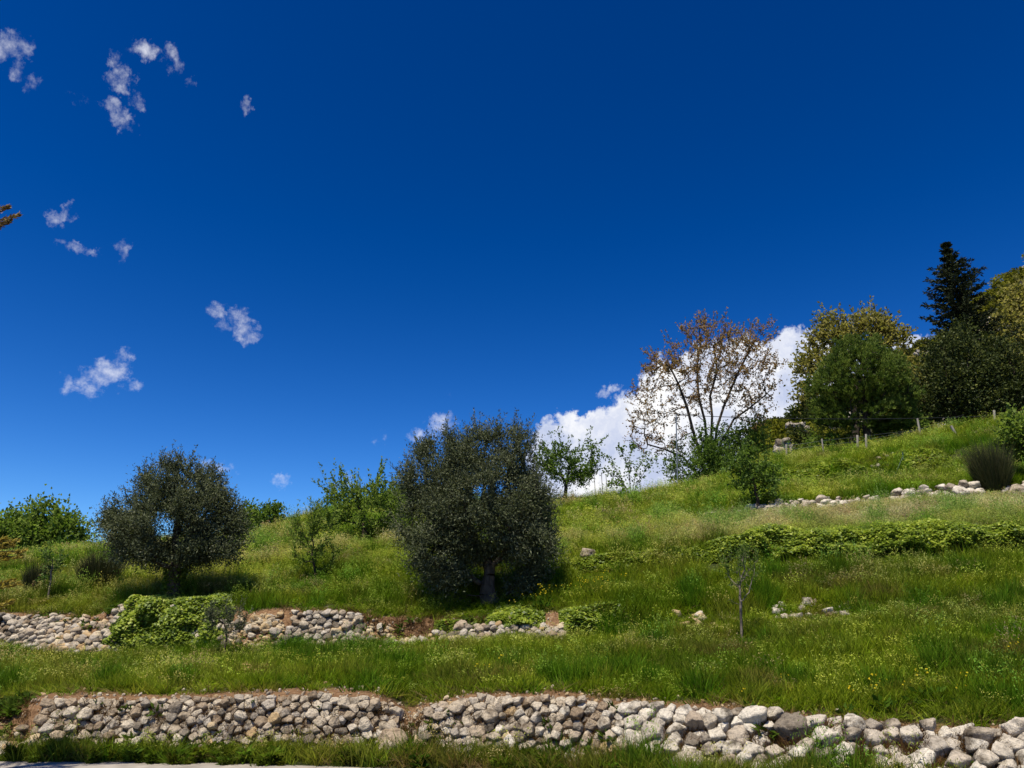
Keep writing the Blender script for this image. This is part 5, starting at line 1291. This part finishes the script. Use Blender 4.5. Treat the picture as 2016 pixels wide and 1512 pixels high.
def build_small():
    # dry brown moss and weeds in the joints of the lowest walls
    pr = []
    for i in range(3):
        v, f, t = tuft(22, .13, .8, .008, .5, 0, 1, .08); pr.append((v, f, M['dry'], t))
    v, f, t = herb(24, .13); pr.append((v, f, M['grass'], t))
    n = 3800; us = np.concatenate([rng.uniform(1500, 1880, 620), rng.uniform(60, 2050, n - 620)]); P = np.zeros((n, 3))
    (ub, B), (ut, T) = UW['w1']; b = np.stack([np.interp(us, ub, B[:, k]) for k in range(3)], 1); t_ = np.stack([b[:, 0], np.interp(b[:, 0], T[:, 0], T[:, 1]), np.interp(b[:, 0], T[:, 0], T[:, 2])], 1)
    h = rng.uniform(0, 1, n)[:, None]; P = b * (1 - h) + t_ * h + np.array([0, -.06, 0]); keep = (np.arange(n) < 620) | (rng.random(n) < .5); P = P[keep]
    ue = rng.uniform(-90, 62, 260); Ye = rng.uniform(11.75, 12.9, 260); P = np.concatenate([P, np.array([on_ground(a_, b_) for a_, b_ in zip(ue, Ye)])])
    u2 = np.concatenate([rng.uniform(700, 960, 420), rng.uniform(560, 720, 120), rng.uniform(0, 180, 60)]); (ub, B), (ut, T) = UW['w2']; b = np.stack([np.interp(u2, ub, B[:, k]) for k in range(3)], 1)
    t_ = np.stack([b[:, 0], np.interp(b[:, 0], T[:, 0], T[:, 1]), np.interp(b[:, 0], T[:, 0], T[:, 2])], 1); h = (rng.uniform(0, 1, len(u2)) ** .5 * 1.15)[:, None]; Q = b * (1 - h) + t_ * h; Q[:, 2] = ground_z(Q[:, 0], Q[:, 1]); P = np.concatenate([P, Q]); m = len(P)
    idx = np.where(rng.random(m) < np.where(P[:, 0] < -7.2, .5, np.where(P[:, 0] > 1.5, .99, .96)), rng.integers(0, 3, m), 3); C = np.where((idx < 3)[:, None], np.array([.13, .075, .03]) * rng.uniform(.5, 1.3, (m, 1)), np.array([.08, .12, .02]) * rng.uniform(.7, 1.2, (m, 1)))
    s = rng.uniform(.6, 1.35, m) * np.where((P[:, 0] > 3.0) & (P[:, 1] < 11), 1.15, 1.0); scatter_stuff('moss_and_weeds', P, np.stack([rng.uniform(.3, 1.2, m), rng.normal(size=m) * .4, rng.uniform(-1, 1, m)], 1), np.stack([s, s, s], 1), C, idx, pr, 'dry brown moss and weeds in the joints of the lowest walls', 'moss')
    # green weeds along the foot of the lowest wall
    pr = []
    for i in range(2):
        v, f, t = herb(60, .17); pr.append((v, f, M['grass'], t))
    v, f, t = tuft(26, .34, .35, .012, .45, 0, .6); pr.append((v, f, M['grass'], t))
    cl = np.array([(110, 1), (320, 1), (390, 1.3), (470, 1.4), (560, .9), (700, .8), (1020, 1.2), (1080, 1.3), (850, .6), (1250, .6), (240, .8), (1200, .7)]); PP = []
    for u, k in cl:
        m = int(26 * k); uu = u + rng.normal(size=m) * 20; (ub, B), _ = UW['w1']; q = np.stack([np.interp(uu, ub, B[:, j]) for j in range(3)], 1); q[:, 1] -= rng.uniform(.02, .6, m); q[:, 2] = ground_z(q[:, 0], q[:, 1]); PP.append(q)
    P = np.concatenate(PP); m = len(P); s = rng.uniform(.4, 1.15, m)
    scatter_stuff('weeds', P, np.stack([rng.normal(size=m) * .15, rng.normal(size=m) * .15, rng.uniform(0, 6.28, m)], 1), np.stack([s, s, s], 1), (np.array([.12, .165, .022]) * (1 + rng.normal(size=(m, 3)) * .12)) * rng.uniform(.5, 1.35, (m, 1)), rng.integers(0, 3, m), pr, 'green weeds along the foot of the lowest wall', 'weeds')
    # yellow flowers
    v, f, t, pet = flower(3, .36); pr = [(v, f, M['grass'], t), (pet[0], pet[1], M['petal'], pet[2])]
    PP = []
    for u, Y, k, su in [(1175, 18.3, 16, 26), (1050, 18.0, 10, 20), (1730, 10.4, 5, 60), (1780, 10.9, 4, 60), (1990, 11.5, 2, 30), (1480, 11.2, 2, 40), (1005, 12.5, 3, 60)]:
        for i in range(k): PP.append(on_ground(u + rng.normal() * su, Y + rng.normal() * .2))
    P = np.array(PP); m = len(P); P2 = np.concatenate([P, P]); s = rng.uniform(.7, 1.2, m); s = np.concatenate([s, s]); a = rng.uniform(0, 6.28, m); a = np.concatenate([a, a])
    scatter_stuff('wildflowers', P2, np.stack([a * 0, a * 0, a], 1), np.stack([s, s, s], 1), np.tile(np.array([.08, .14, .02]), (2 * m, 1)), np.concatenate([np.zeros(m, int), np.ones(m, int)]), pr, 'scattered yellow wildflowers in the meadow grass', 'flowers')
    # grit on open soil
    pr = []
    for i in range(6):
        r = np.random.default_rng(50 + i); nn = np.concatenate([r.normal(size=(5, 3)), np.eye(3), -np.eye(3)]); nn /= np.linalg.norm(nn, axis=1)[:, None]; V, Fc = rock_surface(nn, r.uniform(.6, 1, 11), 16, .06, ico(1), i); pr.append((V * np.array([1, .8, .6]), Fc, M['stone_warm' if i < 4 else 'stone_tan'], None))
    X, Y = sample_ground(60000, 8, 20); bare = bareness(X, Y); k = rng.random(len(X)) < bare * .32; X, Y = X[k], Y[k]
    us = rng.uniform(765, 840, 260); Yb = rng.uniform(11.2, 12.2, 260); Q = np.array([on_ground(a, b) for a, b in zip(us, Yb)]); X = np.concatenate([X, Q[:, 0]]); Y = np.concatenate([Y, Q[:, 1]])
    m = len(X); s = .012 + .045 * rng.uniform(0, 1, m) ** 3
    scatter_stuff('gravel', np.stack([X, Y, ground_z(X, Y) + s * .3], 1), rng.uniform(-3, 3, (m, 3)), np.stack([s, s, s], 1), np.ones((m, 3)), rng.integers(0, 6, m), pr, 'grit and pebbles on the open soil above the walls', 'gravel')
    print('GRIT', m)
    # scrub over the mountainside
    pr = []
    for i in range(4):
        q = rand_unit(420) * rng.uniform(.25, 1, 420)[:, None] ** .5; q[:, 2] = np.abs(q[:, 2]) * .9; q += rng.normal(size=q.shape) * .06
        v, f = leaf_quads(q, q + rand_unit(420) * .8, rng.uniform(.15, .3, 420), .16); pr.append((v, f, M['grass'], np.repeat(rng.uniform(0, .8, 420), 4)))
    nn = 2300; ci = rng.integers(0, len(MR), nn); f = rng.uniform(.0, 1.02, nn)
    P = []; me = bpy.data.objects['mountain'].data; co = np.zeros(len(me.vertices) * 3, np.float32); me.vertices.foreach_get('co', co); co = co.reshape(-1, 3)
    pickv = rng.integers(0, 48 * 200, nn); P = co[pickv] + rng.normal(size=(nn, 3)) * np.array([.5, .5, .0])
    dn = vnoise(P[:, 0] * .12, P[:, 1] * .12 + P[:, 2] * .1, 61, 3); k = rng.random(nn) < np.clip((dn - .3) / .25, .12, 1); P = P[k]; m = len(P); s = rng.uniform(.7, 1.9, m)
    yl = (vnoise(P[:, 0] * .09, P[:, 2] * .12, 67, 2) + np.clip((P[:, 0] - 55) / 40, 0, .35))[:, None]; C = np.where(yl > .52, np.array([.20, .19, .035]), np.array([.045, .06, .016])) * rng.uniform(.6, 1.3, (m, 1))
    scatter_stuff('scrub', P, np.stack([rng.normal(size=m) * .1, rng.normal(size=m) * .1, rng.uniform(0, 6, m)], 1), np.stack([s, s, s * .85], 1), C, rng.integers(0, 4, m), pr, 'dark and yellow-green scrub over the mountainside', 'scrub')


build_small()

# limestone outcrops on the mountainside
def outcrop(label, u, v, Y, wpx, hpx, seed, group='limestone outcrops'):
    r = np.random.default_rng(seed); p = pt(u, v, Y); k = pxm(Y); th = thing('rock_outcrop', p, label, 'rock', group)
    for i in range(7):
        n = np.concatenate([r.normal(size=(12, 3)), np.eye(3), -np.eye(3)]); n /= np.linalg.norm(n, axis=1)[:, None]; V, Fc = rock_surface(n, r.uniform(.55, 1, 18), 14, .16, ICO3, seed + i)
        s = np.array([wpx * k * r.uniform(.25, .5), wpx * k * .3, hpx * k * r.uniform(.3, .55)]); off = np.array([r.uniform(-.6, .6) * wpx * k, r.uniform(-.4, .4), r.uniform(-.5, .4) * hpx * k])
        mesh_np('boulder', V * s + off, Fc, M['stone_grey'], th, smooth=True)


outcrop('pale limestone slabs behind the pair of short fence posts', 1535, 880, 52, 34, 24, 3)
outcrop('grey limestone ledge climbing towards the round pine', 1575, 840, 62, 30, 16, 5)
outcrop('pale limestone block beside the tall fir on the skyline', 1815, 696, 112, 22, 12, 8)
outcrop('limestone face among scrub beyond the tall fir', 1955, 640, 105, 22, 22, 12)
print('LEAVES', LEAVES)
